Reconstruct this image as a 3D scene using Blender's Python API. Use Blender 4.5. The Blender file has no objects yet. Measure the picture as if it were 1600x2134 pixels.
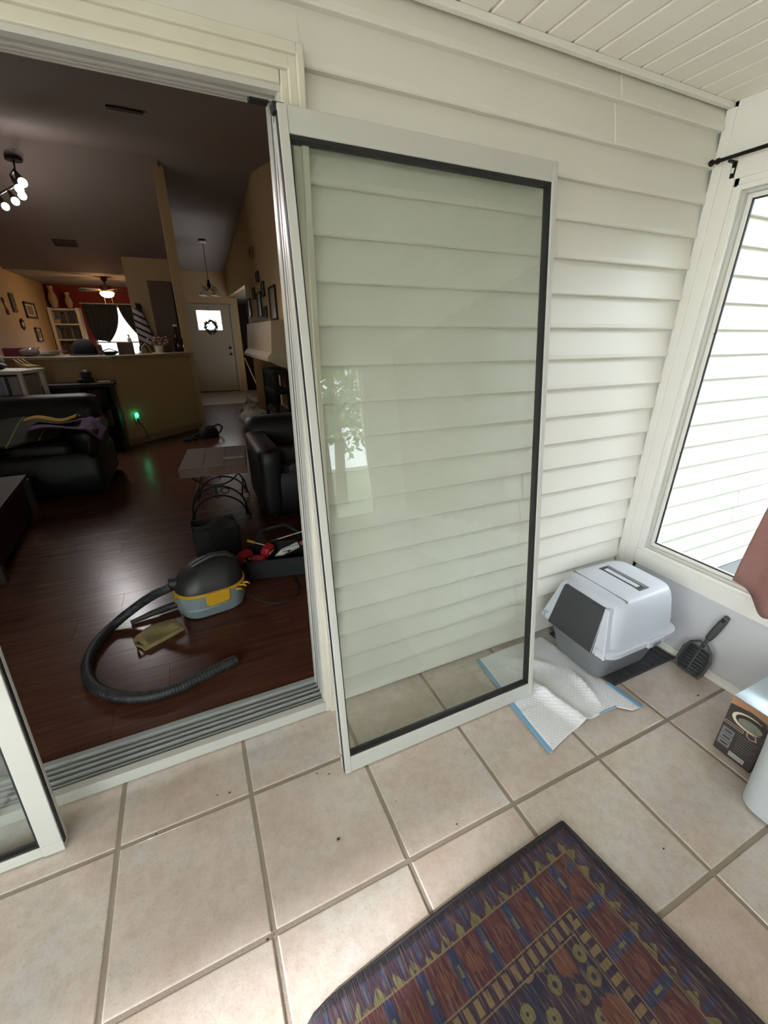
import bpy, bmesh, math, random
from mathutils import Matrix, Vector
random.seed(7)
scene = bpy.context.scene
C = scene.collection
PI = math.pi

# ------------------------------------------------------------------ camera, world, sun, exposure
cam_d = bpy.data.cameras.new('camera'); cam = bpy.data.objects.new('camera', cam_d); C.objects.link(cam)
F_PX = 869.8
cam_d.sensor_fit = 'HORIZONTAL'; cam_d.sensor_width = 36.0; cam_d.lens = F_PX * 36.0 / 1600.0
cam_d.clip_start = 0.02; cam_d.clip_end = 200
CAM = Vector((-0.2284, -1.3055, 1.4867)); yaw, pitch = 0.4296, -0.4017
fwd = Vector((math.sin(yaw) * math.cos(pitch), math.cos(yaw) * math.cos(pitch), math.sin(pitch)))
right = fwd.cross(Vector((0, 0, 1))).normalized(); up = right.cross(fwd)
cam.matrix_world = Matrix((( right.x, up.x, -fwd.x, CAM.x), (right.y, up.y, -fwd.y, CAM.y), (right.z, up.z, -fwd.z, CAM.z), (0, 0, 0, 1)))
scene.camera = cam

world = bpy.data.worlds.new('overcast_sky'); scene.world = world; world.use_nodes = True
bg = world.node_tree.nodes['Background']
bg.inputs['Color'].default_value = (0.84, 0.93, 1.0, 1); bg.inputs['Strength'].default_value = 3.2

sun_d = bpy.data.lights.new('hazy_sun', 'SUN'); sun = bpy.data.objects.new('hazy_sun', sun_d); C.objects.link(sun)
sun_d.energy = 10.5; sun_d.angle = math.radians(1.6); sun_d.color = (0.97, 0.98, 1.0)
SUN_FROM = Vector((-0.94, -0.34, 0.284)).normalized()
sun.rotation_euler = SUN_FROM.to_track_quat('Z', 'Y').to_euler()

vs = scene.view_settings
vs.view_transform = 'Standard'; vs.look = 'None'; vs.gamma = 1.0; vs.use_curve_mapping = False
vs.exposure = 1.78
scene.cycles.use_denoising = True
scene.cycles.max_bounces = 10; scene.cycles.diffuse_bounces = 6; scene.cycles.transparent_max_bounces = 16
scene.cycles.sample_clamp_indirect = 6.0

# ------------------------------------------------------------------ material helpers
def srgb(r, g, b):
    def l(c):
        c /= 255.0
        return c / 12.92 if c <= 0.04045 else ((c + 0.055) / 1.055) ** 2.4
    return (l(r), l(g), l(b), 1)
class NT:
    def __init__(s, name):
        s.m = bpy.data.materials.new(name); s.m.use_nodes = True; s.t = s.m.node_tree
        s.b = s.t.nodes['Principled BSDF']
    def n(s, typ, **kw):
        nd = s.t.nodes.new(typ)
        for k, v in kw.items():
            if k.startswith('_'): setattr(nd, k[1:], v)
            else: s.put(nd.inputs[int(k[1:]) if k[0] == 'i' and k[1:].isdigit() else k], v)
        return nd
    def put(s, sock, v):
        if hasattr(v, 'outputs'): v = v.outputs[0]
        if isinstance(v, bpy.types.NodeSocket): s.t.links.new(v, sock)
        else: sock.default_value = v
    def math(s, op, a, b=0.0, c=0.0):
        nd = s.t.nodes.new('ShaderNodeMath'); nd.operation = op
        for i, v in enumerate((a, b, c)): s.put(nd.inputs[i], v)
        return nd.outputs[0]
    def mix(s, fac, a, b, typ='MIX'):
        nd = s.t.nodes.new('ShaderNodeMix'); nd.data_type = 'RGBA'; nd.blend_type = typ
        s.put(nd.inputs[0], fac); s.put(nd.inputs[6], a); s.put(nd.inputs[7], b)
        return nd.outputs[2]
    def ramp(s, fac, stops):
        nd = s.t.nodes.new('ShaderNodeValToRGB'); cr = nd.color_ramp
        cr.elements[0].position, cr.elements[0].color = stops[0][0], stops[0][1]
        cr.elements[1].position, cr.elements[1].color = stops[-1][0], stops[-1][1]
        for p, c in stops[1:-1]: e = cr.elements.new(p); e.color = c
        s.put(nd.inputs[0], fac); return nd.outputs[0]
    def coords(s, scale=(1, 1, 1), offset_random=False):
        tc = s.t.nodes.new('ShaderNodeTexCoord'); mp = s.t.nodes.new('ShaderNodeMapping')
        s.t.links.new(tc.outputs['Object'], mp.inputs[0]); mp.inputs['Scale'].default_value = scale
        if offset_random:
            oi = s.t.nodes.new('ShaderNodeObjectInfo')
            v = s.math('MULTIPLY', oi.outputs['Random'], 37.0)
            cb = s.t.nodes.new('ShaderNodeCombineXYZ')
            for i in range(3): s.t.links.new(v, cb.inputs[i])
            s.t.links.new(cb.outputs[0], mp.inputs['Location'])
        return mp.outputs[0]
    def noise(s, vec, scale, detail=4.0, rough=0.55):
        nd = s.n('ShaderNodeTexNoise', Vector=vec, Scale=scale, Detail=detail, Roughness=rough)
        return nd.outputs[0]
    def bump(s, h, strength=0.2, dist=0.01):
        nd = s.n('ShaderNodeBump', Height=h, Strength=strength, Distance=dist)
        s.t.links.new(nd.outputs[0], s.b.inputs['Normal'])
    def set(s, **kw):
        names = dict(color='Base Color', rough='Roughness', metal='Metallic', spec='Specular IOR Level', trans='Transmission Weight', ior='IOR', alpha='Alpha', sheen='Sheen Weight', coat='Coat Weight', emit='Emission Color', emits='Emission Strength')
        for k, v in kw.items(): s.put(s.b.inputs[names[k]], v)
        return s
MATS = {}
def mat(name, col, rough=0.6, metal=0.0, spec=0.5, vary=0.12, scale=8.0, bump=0.0, bscale=60.0, stretch=(1, 1, 1)):
    """plain painted / plastic / fabric surface with slight colour variation and fine relief"""
    if name in MATS: return MATS[name]
    q = NT(name); c = srgb(*col)
    v = q.coords(stretch)
    d = tuple(x * (1 - vary) for x in c[:3]) + (1,); l = tuple(min(1, x * (1 + vary)) for x in c[:3]) + (1,)
    q.set(color=q.mix(q.noise(v, scale), d, l), rough=rough, metal=metal, spec=spec)
    if bump: q.bump(q.noise(v, bscale, 3), bump, 0.004)
    MATS[name] = q.m; return q.m
def emitter(name, col, strength):
    q = NT(name); q.set(color=srgb(*col), emit=srgb(*col), emits=strength); return q.m

def m_tile():
    q = NT('porch_tile'); v = q.coords((1, 1, 1), True)
    n1 = q.noise(v, 3.2, 5, .6); n2 = q.noise(v, 28, 4, .7); n3 = q.noise(v, 170, 2, .6)
    c = q.ramp(n1, [(.30, srgb(188, 169, 153)), (.5, srgb(201, 188, 178)), (.70, srgb(196, 192, 187))])
    c = q.mix(q.math('MULTIPLY', q.ramp(n2, [(.40, (0, 0, 0, 1)), (.64, (1, 1, 1, 1))]), .5), c, srgb(179, 161, 147))
    c = q.mix(q.ramp(n3, [(.54, (0, 0, 0, 1)), (.70, (.20, .20, .20, 1))]), c, srgb(132, 112, 94))
    q.set(color=c, rough=q.math('MULTIPLY_ADD', n2, .22, .08), spec=1.0)
    q.bump(q.math('ADD', n2, q.math('MULTIPLY', n3, .4)), .10, .004); return q.m
def m_wood_floor():
    q = NT('laminate_plank'); v = q.coords((1, 1, 1), True)
    st = q.n('ShaderNodeMapping', Vector=v, Scale=(1.3, 22, 1))
    n1 = q.noise(st, 2.0, 6, .65); n2 = q.noise(v, 2.5, 3)
    st2 = q.n('ShaderNodeMapping', Vector=v, Scale=(.8, 7, 1)); w = q.n('ShaderNodeTexWave', Vector=st2, Scale=1.2, Distortion=9.0, Detail=3.0)
    c = q.ramp(n1, [(.3, srgb(58, 36, 28)), (.52, srgb(82, 52, 40)), (.72, srgb(98, 66, 51))])
    c = q.mix(q.math('MULTIPLY', w.outputs[1], .2), c, srgb(88, 54, 42))
    oi = q.n('ShaderNodeObjectInfo'); c = q.mix(q.math('MULTIPLY', oi.outputs['Random'], .35), c, srgb(76, 42, 32))
    q.set(color=c, rough=q.math('MULTIPLY_ADD', n1, .06, .22), spec=.3); q.bump(n1, .02, .002); return q.m
def m_siding():
    q = NT('cream_vinyl_siding'); v = q.coords((.6, 1, 14)); n = q.noise(v, 9, 5, .6); n2 = q.noise(q.coords(), 2.2, 3)
    c = q.mix(n2, srgb(216, 212, 201), srgb(224, 220, 210))
    q.set(color=c, rough=.42, spec=.4); q.bump(n, .05, .002); return q.m
def m_glass(name, tint=(0.905, 0.925, 0.90)):
    q = NT(name); t = q.t
    for nd in list(t.nodes):
        if nd.type == 'BSDF_PRINCIPLED': t.nodes.remove(nd)
    out = [n for n in t.nodes if n.type == 'OUTPUT_MATERIAL'][0]
    tr = t.nodes.new('ShaderNodeBsdfTransparent'); tr.inputs[0].default_value = tint + (1,)
    gl = t.nodes.new('ShaderNodeBsdfGlossy'); gl.inputs['Roughness'].default_value = 0.0
    fr = t.nodes.new('ShaderNodeFresnel'); fr.inputs['IOR'].default_value = 1.52
    gm = t.nodes.new('ShaderNodeNewGeometry'); ii = t.nodes.new('ShaderNodeMath'); ii.operation = 'MULTIPLY_ADD'; ii.inputs[1].default_value = 1 / 1.52 - 1.52; ii.inputs[2].default_value = 1.52
    t.links.new(gm.outputs['Backfacing'], ii.inputs[0]); t.links.new(ii.outputs[0], fr.inputs['IOR'])
    dbl = t.nodes.new('ShaderNodeMath'); dbl.operation = 'MULTIPLY'; dbl.inputs[1].default_value = 1.0; dbl.use_clamp = True
    df = t.nodes.new('ShaderNodeBsdfDiffuse'); df.inputs[0].default_value = (.75, .78, .76, 1)
    tc = t.nodes.new('ShaderNodeTexCoord'); ns = t.nodes.new('ShaderNodeTexNoise'); ns.inputs['Scale'].default_value = 3.0; ns.inputs['Detail'].default_value = 6
    t.links.new(tc.outputs['Object'], ns.inputs['Vector'])
    mr = t.nodes.new('ShaderNodeMapRange'); mr.inputs[1].default_value = .35; mr.inputs[2].default_value = .8; mr.inputs[3].default_value = .006; mr.inputs[4].default_value = .035
    t.links.new(ns.outputs[0], mr.inputs[0])
    m0 = t.nodes.new('ShaderNodeMixShader'); t.links.new(mr.outputs[0], m0.inputs[0]); t.links.new(tr.outputs[0], m0.inputs[1]); t.links.new(df.outputs[0], m0.inputs[2])
    mx = t.nodes.new('ShaderNodeMixShader')
    t.links.new(fr.outputs[0], dbl.inputs[0]); t.links.new(dbl.outputs[0], mx.inputs[0]); t.links.new(m0.outputs[0], mx.inputs[1]); t.links.new(gl.outputs[0], mx.inputs[2])
    t.links.new(mx.outputs[0], out.inputs[0]); return q.m
def m_rug(W, L):
    q = NT('woven_oriental_rug'); tc = q.n('ShaderNodeTexCoord'); sp = q.n('ShaderNodeSeparateXYZ', Vector=tc.outputs['Object'])
    u, v = sp.outputs[0], q.math('MULTIPLY', sp.outputs[1], -1.0)
    du = q.math('MINIMUM', u, q.math('SUBTRACT', W, u)); dv = q.math('MINIMUM', v, q.math('SUBTRACT', L, v))
    d = q.math('MINIMUM', du, dv)
    side = q.math('LESS_THAN', du, dv); t = q.math('ADD', q.math('MULTIPLY', side, v), q.math('MULTIPLY', q.math('SUBTRACT', 1.0, side), u))
    st = q.n('ShaderNodeMapping', Vector=tc.outputs['Object'], Scale=(210, 16, 1)); weave = q.noise(st, 1.0, 2, .6)
    st2 = q.n('ShaderNodeMapping', Vector=tc.outputs['Object'], Scale=(90, 14, 1)); weave2 = q.noise(st2, 1.0, 3, .6)
    big = q.noise(tc.outputs['Object'], 9, 2)
    NAVY, PURP, RED, TAN, OLIVE, DARK, RUST, BLUE = srgb(44, 50, 76), srgb(70, 50, 66), srgb(112, 56, 52), srgb(166, 140, 94), srgb(150, 142, 88), srgb(44, 38, 48), srgb(138, 84, 58), srgb(58, 70, 108)
    def band(a, b): return q.math('MULTIPLY', q.math('GREATER_THAN', d, a), q.math('LESS_THAN', d, b))
    def pp(per, ph=0.0): return q.math('ABSOLUTE', q.math('SUBTRACT', q.math('FRACT', q.math('ADD', q.math('DIVIDE', t, per), ph)), .5))
    # field: navy / purple patches with woven flowers
    c = q.mix(q.ramp(big, [(.45, (0, 0, 0, 1)), (.55, (1, 1, 1, 1))]), NAVY, PURP)
    vo = q.n('ShaderNodeTexVoronoi', Vector=tc.outputs['Object'], Scale=20.0, Randomness=.35); dist = vo.outputs['Distance']
    pick = q.n('ShaderNodeSeparateColor', Color=vo.outputs['Color']).outputs[0]
    fl = q.math('MULTIPLY', q.math('LESS_THAN', q.math('ADD', dist, q.math('MULTIPLY', weave2, .3)), .52), q.math('GREATER_THAN', dist, .14))
    c = q.mix(q.math('MULTIPLY', fl, q.math('GREATER_THAN', pick, .35)), c, q.mix(pick, RUST, OLIVE))
    vo2 = q.n('ShaderNodeTexVoronoi', Vector=tc.outputs['Object'], Scale=6.5, Randomness=.8)
    c = q.mix(q.math('LESS_THAN', q.math('ADD', vo2.outputs['Distance'], q.math('MULTIPLY', weave2, .25)), .36), c, RUST)
    # small square guard
    c = q.mix(band(.165, .205), c, PURP)
    c = q.mix(q.math('MULTIPLY', band(.17, .20), q.math('LESS_THAN', pp(.030), .26)), c, TAN)
    c = q.mix(band(.2045, .208), c, TAN); c = q.mix(band(.1625, .166), c, TAN)
    # main border: red blocks parted by blue bars with a pale eye
    mb = band(.066, .1625); x = pp(.094)
    c = q.mix(mb, c, RED)
    rad = q.math('SQRT', q.math('ADD', q.math('POWER', q.math('MULTIPLY', q.math('SUBTRACT', .5, x), .0), 2.0), q.math('ADD', q.math('POWER', q.math('MULTIPLY', x, .094), 2.0), q.math('POWER', q.math('SUBTRACT', d, .114), 2.0))))
    c = q.mix(q.math('MULTIPLY', mb, q.math('MULTIPLY', q.math('LESS_THAN', rad, .025), q.math('GREATER_THAN', weave2, .48))), c, RUST)
    c = q.mix(q.math('MULTIPLY', mb, q.math('GREATER_THAN', x, .37)), c, BLUE)
    eye = q.math('MULTIPLY', q.math('GREATER_THAN', x, .455), q.math('LESS_THAN', q.math('ABSOLUTE', q.math('SUBTRACT', d, .114)), .013))
    c = q.mix(q.math('MULTIPLY', mb, eye), c, OLIVE)
    c = q.mix(band(.062, .066), c, TAN)
    # outer reciprocal border
    ob = band(.012, .062); c = q.mix(ob, c, srgb(84, 56, 68))
    tri = q.math('LESS_THAN', q.math('MULTIPLY', pp(.05), .07), q.math('SUBTRACT', d, .034))
    c = q.mix(q.math('MULTIPLY', ob, q.math('MULTIPLY', tri, q.math('GREATER_THAN', weave2, .46))), c, OLIVE)
    c = q.mix(q.math('MULTIPLY', ob, q.math('MULTIPLY', q.math('LESS_THAN', pp(.05, .5), .12), q.math('LESS_THAN', d, .05))), c, BLUE)
    c = q.mix(q.math('LESS_THAN', d, .012), c, DARK)
    # pale and dark warp threads
    c = q.mix(q.math('MULTIPLY', q.ramp(weave, [(.52, (0, 0, 0, 1)), (.64, (1, 1, 1, 1))]), .55), c, srgb(150, 130, 108))
    c = q.mix(q.math('MULTIPLY', q.ramp(weave, [(.34, (1, 1, 1, 1)), (.48, (0, 0, 0, 1))]), .6), c, DARK)
    c = q.mix(.42, c, srgb(66, 60, 70)); c = q.mix(.22, c, srgb(30, 28, 34))
    q.set(color=c, rough=.95, spec=.12, sheen=.15); q.bump(weave, .35, .004); return q.m

M_TILE = m_tile(); M_WOOD = m_wood_floor(); M_SIDING = m_siding()
M_GROUT = mat('grout', (146, 133, 120), .85, bump=.3, bscale=150)
M_WHITE = mat('white_vinyl_trim', (226, 224, 216), .4, vary=.04, scale=4, bump=.02)
M_ALU = mat('white_painted_aluminium', (190, 189, 181), .35, vary=.06, scale=5, bump=.03)
M_BLACK = mat('black_rubber_gasket', (22, 22, 24), .6)
M_TRACK = mat('worn_aluminium_track', (150, 152, 150), .5, metal=.0, vary=.3, scale=6, stretch=(.6, 14, 6))
M_SOFFIT = mat('soffit_vinyl', (234, 229, 218), .55, vary=.03, bump=.12, bscale=220)
M_KNEE = mat('knee_wall_panel', (200, 200, 203), .5, vary=.05, scale=3, bump=.06, bscale=90)
M_GLASS = m_glass('door_glass'); M_WGLASS = m_glass('window_glass', (.985, .99, .99))
M_TAN = mat('tan_wall_paint', (172, 146, 108), .75, vary=.05, bump=.08, bscale=120)
M_REDW = mat('red_accent_wall_paint', (124, 32, 24), .7, vary=.06)
M_CEIL = mat('living_ceiling_paint', (140, 128, 123), .9, vary=.04, bump=.3, bscale=150)
M_DARKWOOD = mat('dark_stained_wood', (44, 30, 24), .6, vary=.25, stretch=(1, 8, 1))
M_MIDWOOD = mat('brown_oak', (104, 72, 46), .5, vary=.25, stretch=(2, 12, 2))
M_LEATHER = mat('black_leather', (17, 18, 20), .52, vary=.2, bump=.25, bscale=45)
M_IRON = mat('wrought_iron', (28, 24, 22), .5, metal=.6)
M_PAPER = mat('paper_white', (214, 208, 198), .8, vary=.06)

# ------------------------------------------------------------------ mesh helpers
WM = {}
class MB:
    def __init__(s): s.v = []; s.f = []
    def add(s, vs, fs, M=None):
        o = len(s.v)
        s.v += [tuple((M @ Vector(p)) if M else p) for p in vs]; s.f += [tuple(i + o for i in f) for f in fs]; return s
    def box(s, a, b, M=None):
        x0, y0, z0 = a; x1, y1, z1 = b
        return s.add([(x0, y0, z0), (x1, y0, z0), (x1, y1, z0), (x0, y1, z0), (x0, y0, z1), (x1, y0, z1), (x1, y1, z1), (x0, y1, z1)],
                     [(0, 3, 2, 1), (4, 5, 6, 7), (0, 1, 5, 4), (1, 2, 6, 5), (2, 3, 7, 6), (3, 0, 4, 7)], M)
    def loft(s, rings, M=None, caps=True, closed=False):
        n = len(rings[0]); vs = [p for r in rings for p in r]; fs = []
        R = len(rings)
        for k in range(R if closed else R - 1):
            k2 = (k + 1) % R
            for i in range(n): fs.append((k * n + i, k * n + (i + 1) % n, k2 * n + (i + 1) % n, k2 * n + i))
        if caps and not closed: fs.append(tuple(reversed(range(n)))); fs.append(tuple((R - 1) * n + i for i in range(n)))
        return s.add(vs, fs, M)
    def prism(s, poly, h0, h1, axis='z', M=None):
        def P(a, b, h): return {'z': (a, b, h), 'y': (a, h, b), 'x': (h, a, b)}[axis]
        return s.loft([[P(a, b, h0) for a, b in poly], [P(a, b, h1) for a, b in poly]], M)
    def cyl(s, p0, p1, r0, r1=None, seg=16, M=None, caps=True):
        r1 = r0 if r1 is None else r1; p0, p1 = Vector(p0), Vector(p1); d = (p1 - p0).normalized()
        a = d.orthogonal().normalized(); b = d.cross(a)
        ring = lambda p, r: [tuple(p + (a * math.cos(2 * PI * i / seg) + b * math.sin(2 * PI * i / seg)) * r) for i in range(seg)]
        return s.loft([ring(p0, r0), ring(p1, r1)], M, caps)
    def tube(s, pts, r, seg=8, M=None, closed=False):
        pts = [Vector(p) for p in pts]; n = len(pts); rings = []; a = None
        for i, p in enumerate(pts):
            d = (pts[(i + 1) % n] - pts[i - 1]) if closed else (pts[min(i + 1, n - 1)] - pts[max(i - 1, 0)])
            d.normalize()
            a = (d.orthogonal() if a is None else a - d * a.dot(d)).normalized(); b = d.cross(a)
            rr = r(i / max(1, n - 1)) if callable(r) else r
            rings.append([tuple(p + (a * math.cos(2 * PI * k / seg) + b * math.sin(2 * PI * k / seg)) * rr) for k in range(seg)])
        return s.loft(rings, M, True, closed)
    def lathe(s, prof, c=(0, 0, 0), seg=20, M=None):
        return s.loft([[(c[0] + r * math.cos(2 * PI * i / seg), c[1] + r * math.sin(2 * PI * i / seg), c[2] + z) for i in range(seg)] for r, z in prof], M)
    def rr(s, levels, seg=5, M=None, caps=True):
        """loft of rounded rectangles: levels = (z, cx, cy, hx, hy, radius)"""
        return s.loft([rrect(*l, seg=seg) for l in levels], M, caps)
    def grid(s, fn, nu, nv, M=None):
        vs = [fn(i / nu, j / nv) for j in range(nv + 1) for i in range(nu + 1)]
        return s.add(vs, [(j * (nu + 1) + i, j * (nu + 1) + i + 1, (j + 1) * (nu + 1) + i + 1, (j + 1) * (nu + 1) + i) for j in range(nv) for i in range(nu)], M)
    def blob(s, c, r, seg=14, rings=9, jit=0.0, M=None):
        rs = []
        for j in range(1, rings):
            th = PI * j / rings
            rs.append([(c[0] + r[0] * math.sin(th) * math.cos(2 * PI * i / seg) * (1 + jit * (random.random() - .5)), c[1] + r[1] * math.sin(th) * math.sin(2 * PI * i / seg) * (1 + jit * (random.random() - .5)), c[2] - r[2] * math.cos(th) * (1 + jit * (random.random() - .5))) for i in range(seg)])
        return s.loft(rs, M)
    def build(s, name, m, parent=None, smooth=0, bevel=0.0, solid=0.0, world=True, sub=0):
        me = bpy.data.meshes.new(name)
        vs = s.v
        if parent is not None and world:
            inv = WM[parent.name].inverted(); vs = [tuple(inv @ Vector(p)) for p in vs]
        me.from_pydata(vs, [], s.f); me.update()
        bm = bmesh.new(); bm.from_mesh(me); bmesh.ops.recalc_face_normals(bm, faces=bm.faces); bm.to_mesh(me); bm.free()
        if m: me.materials.append(m)
        o = bpy.data.objects.new(name, me); C.objects.link(o)
        WM[o.name] = WM[parent.name].copy() if parent is not None else Matrix()
        if parent is not None: o.parent = parent
        if solid: md = o.modifiers.new('thickness', 'SOLIDIFY'); md.thickness = solid; md.offset = 0
        if bevel: md = o.modifiers.new('edge', 'BEVEL'); md.width = bevel; md.segments = 2; md.limit_method = 'ANGLE'; md.angle_limit = math.radians(50)
        if sub: md = o.modifiers.new('sub', 'SUBSURF'); md.levels = md.render_levels = sub
        if smooth:
            me.polygons.foreach_set('use_smooth', [True] * len(me.polygons))
            if smooth < 170: me.set_sharp_from_angle(angle=math.radians(smooth))
        return o
def rrect(z, cx, cy, hx, hy, r, seg=5):
    r = min(r, hx, hy); out = []
    for qx, qy, a0 in ((1, 1, 0), (-1, 1, 90), (-1, -1, 180), (1, -1, 270)):
        for i in range(seg + 1):
            a = math.radians(a0 + 90 * i / seg); out.append((cx + qx * (hx - r) + r * math.cos(a), cy + qy * (hy - r) + r * math.sin(a), z))
    return out
def tag(o, label=None, cat=None, group=None, kind=None):
    if label: o['label'] = label
    if cat: o['category'] = cat
    if group: o['group'] = group
    if kind: o['kind'] = kind
    return o
def thing(name, label, cat, loc=(0, 0, 0), rot=(0, 0, 0), group=None):
    o = bpy.data.objects.new(name, None); C.objects.link(o); o.empty_display_size = .05
    o.location = loc; o.rotation_euler = rot
    M = Matrix.Translation(loc) @ (Matrix.Rotation(rot[2], 4, 'Z') @ Matrix.Rotation(rot[1], 4, 'Y') @ Matrix.Rotation(rot[0], 4, 'X'))
    WM[o.name] = M
    return tag(o, label, cat, group)
def struct(name, loc=(0, 0, 0)):
    o = bpy.data.objects.new(name, None); C.objects.link(o); o.empty_display_size = .05; o.location = loc
    WM[o.name] = Matrix.Translation(loc); o['kind'] = 'structure'; return o
def B(a, b): return MB().box(a, b)
def sbox(name, a, b, m, parent=None, bevel=0.0):
    o = B(a, b).build(name, m, parent, bevel=bevel)
    if parent is None: o['kind'] = 'structure'
    return o
def copy_tree(o, loc=None, rotz=None, label=None, group=None, parent=None):
    c = o.copy(); C.objects.link(c); WM[c.name] = WM[o.name]
    if parent: c.parent = parent
    if loc is not None: c.location = loc
    if rotz is not None: c.rotation_euler = (c.rotation_euler[0], c.rotation_euler[1], rotz)
    if label: c['label'] = label
    if group: c['group'] = group
    for ch in list(o.children): copy_tree(ch, parent=c)
    return c
def light(name, typ, loc, energy, color, size=.05, parent=None, **kw):
    d = bpy.data.lights.new(name, typ); d.energy = energy; d.color = color
    if typ in ('POINT', 'SPOT'): d.shadow_soft_size = size
    o = bpy.data.objects.new(name, d); C.objects.link(o); o.location = loc
    for k, v in kw.items():
        if hasattr(d, k): setattr(d, k, v)
        else: setattr(o, k, v)
    if parent:
        o.parent = parent; o.location = WM[parent.name].inverted() @ Vector(loc)
    return o

# ================================================================== PORCH SHELL
S = .408; TX, TY = -1.0663, .1714; XR = 1.80; XL = -9.4; YF = -3.0; ZC = 2.28
fl = struct('floor_porch')
sbox('grout_bed', (XL, YF, -.08), (XR, 0.02, -.0025), M_GROUT, fl)
gap = .0065
sbox('far_tiles', (XL, YF, -.008), (TX - 5 * S, .018, 0), M_TILE, fl)
tile_mesh = {}
for i in range(-5, 8):
    for j in range(0, 9):
        x0 = max(TX + i * S + gap, XL); x1 = min(TX + (i + 1) * S - gap, XR); y1 = min(TY - j * S - gap, .018); y0 = max(TY - (j + 1) * S + gap, YF)
        if x1 - x0 < .03 or y1 - y0 < .03: continue
        key = (round(x1 - x0, 3), round(y1 - y0, 3))
        if key not in tile_mesh:
            w, h = key; b = .004; r = lambda z, e: [(e, e, z), (w - e, e, z), (w - e, h - e, z), (e, h - e, z)]
            o = MB().loft([r(-.008, 0), r(-.003, 0), r(-.0008, .0012), r(0, b)]).build('tile', M_TILE, fl); o.location = (x0, y0, 0); tile_mesh[key] = o
        else:
            o = tile_mesh[key].copy(); C.objects.link(o); o.location = (x0, y0, 0)

# house wall, planks of vinyl siding ---------------------------------------------------------------
LAP = .1146; ZT = 2.1984; DL_OUT = -1.782
wb = struct('wall_house')
sbox('sheathing', (.112, .028, 0), (4.6, .12, 2.45), M_WHITE, wb)
sbox('sheathing', (XL, .028, 2.07), (.112, .12, 2.45), M_WHITE, wb)
sbox('sheathing', (XL, .028, 0), (-1.78, .12, 2.07), M_WHITE, wb)
def plank(x0, x1, zb, zt, fwd=0.0):
    P = [(-.0008 - fwd, zb + .003), (.0028 - fwd, zb - .001), (.028, zb + .001), (.028, zt + .012), (.0265 - fwd * .5, zt + .012), (.0255 - fwd, zt - .002), (.0010 - fwd, zb + .016)]
    MB().prism(P, x0, x1, 'x').build('siding_plank', M_SIDING, wb)
SEAM = {-1: 1.225, 0: 1.230, 3: 1.039, 11: 1.042, 12: 1.046}
for k in range(-1, 20):
    zb = ZT - LAP * (k + 1) if k >= 0 else ZT
    zt = min(zb + LAP, ZC + .02)
    x0 = XL if zb > 2.0 else .150
    if 2.0 < zb < 2.09: x0 = .150
    if k in SEAM:
        plank(x0, SEAM[k] + .02, zb, zt); plank(SEAM[k], XR - .004, zb, zt, .0028)
    else: plank(x0, XR - .004, zb, zt)
for k in range(-1, 20):
    zb = ZT - LAP * (k + 1) if k >= 0 else ZT
    sx = {14: 2.855, 15: 2.852, 6: 3.4, 7: 3.38}.get(k)
    if sx: plank(1.92, sx + .02, zb, zb + LAP); plank(sx, 4.6, zb, zb + LAP, .0028)
    else: plank(1.92, 4.6, zb, zb + LAP)
plank(XL, .150, 2.104, ZT)
for k in range(1, 20): plank(-4.4, DL_OUT, ZT - LAP * (k + 1), ZT - LAP * k)
# trim: J-channel at ceiling and corner
t1 = struct('trim_1'); sbox('crown_strip', (XL, -.016, 2.262), (XR, .004, ZC), M_WHITE, t1, .003)
sbox('corner_channel', (XR - .012, -.0305, 0), (XR + .002, .006, 2.262), M_WHITE, t1, .002)

# porch ceiling, soffit planks running away from the wall ------------------------------------------
cp = struct('ceiling_porch')
sbox('roof_deck', (XL - .1, YF - .3, ZC + .014), (XR + .15, .12, ZC + .10), M_WHITE, cp)
PW = .1005; pm = None; x = .579 - 100 * PW
while x < XR + .1:
    if pm is None:
        L_ = -YF + .02; q = [(0, .012), (0, .004), (.004, 0), (PW - .012, 0), (PW - .009, .006), (PW - .001, .006), (PW, .012)]
        pm = MB().add([(a, 0, z) for a, z in q] + [(a, -L_, z) for a, z in q], [(i, i + 1, i + 8, i + 7) for i in range(6)]).build('soffit_plank', M_SOFFIT, cp, smooth=0)
        pm.location = (x, .016, ZC)
    else:
        o = pm.copy(); C.objects.link(o); o.location = (x, .016, ZC)
    x += PW

# right wall: knee wall, post, window --------------------------------------------------------------
wr = struct('wall_right')
ZS = .452
sbox('knee_wall', (XR, YF, 0), (XR + .09, 0, ZS), M_KNEE, wr)
sbox('knee_cap_band', (XR - .012, YF, .375), (XR + .002, -.088, ZS + .004), M_WHITE, wr, .003)
sbox('corner_post', (XR, -.1, 0), (XR + .09, -.0, ZC), M_WHITE, wr)
sbox('post_cover', (XR - .008, -.086, .03), (XR + .002, -.03, ZC), M_WHITE, wr, .002)
sbox('header', (XR, YF, 2.005), (XR + .09, 0, ZC), M_WHITE, wr)
for k in range(12):
    y1 = -.0300 - k * .245
    sbox('header_panel', (XR - .007, y1 - .2435, 2.03), (XR + .002, y1, ZC), M_WHITE, wr, .003)
sbox('end_post', (XR, YF, 0), (XR + .09, YF + .12, ZC), M_WHITE, wr)
bb = struct('baseboard_right')
sbox('base_moulding', (XR - .011, YF, 0), (XR, -.03, .034), M_WHITE, bb, .003)
MB().prism([(XR - .022, 0), (XR - .011, 0), (XR - .011, .017), (XR - .016, .014), (XR - .021, .007)], YF, -.03, 'y').build('shoe_moulding', M_WHITE, bb)
w1 = struct('window_1')
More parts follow.
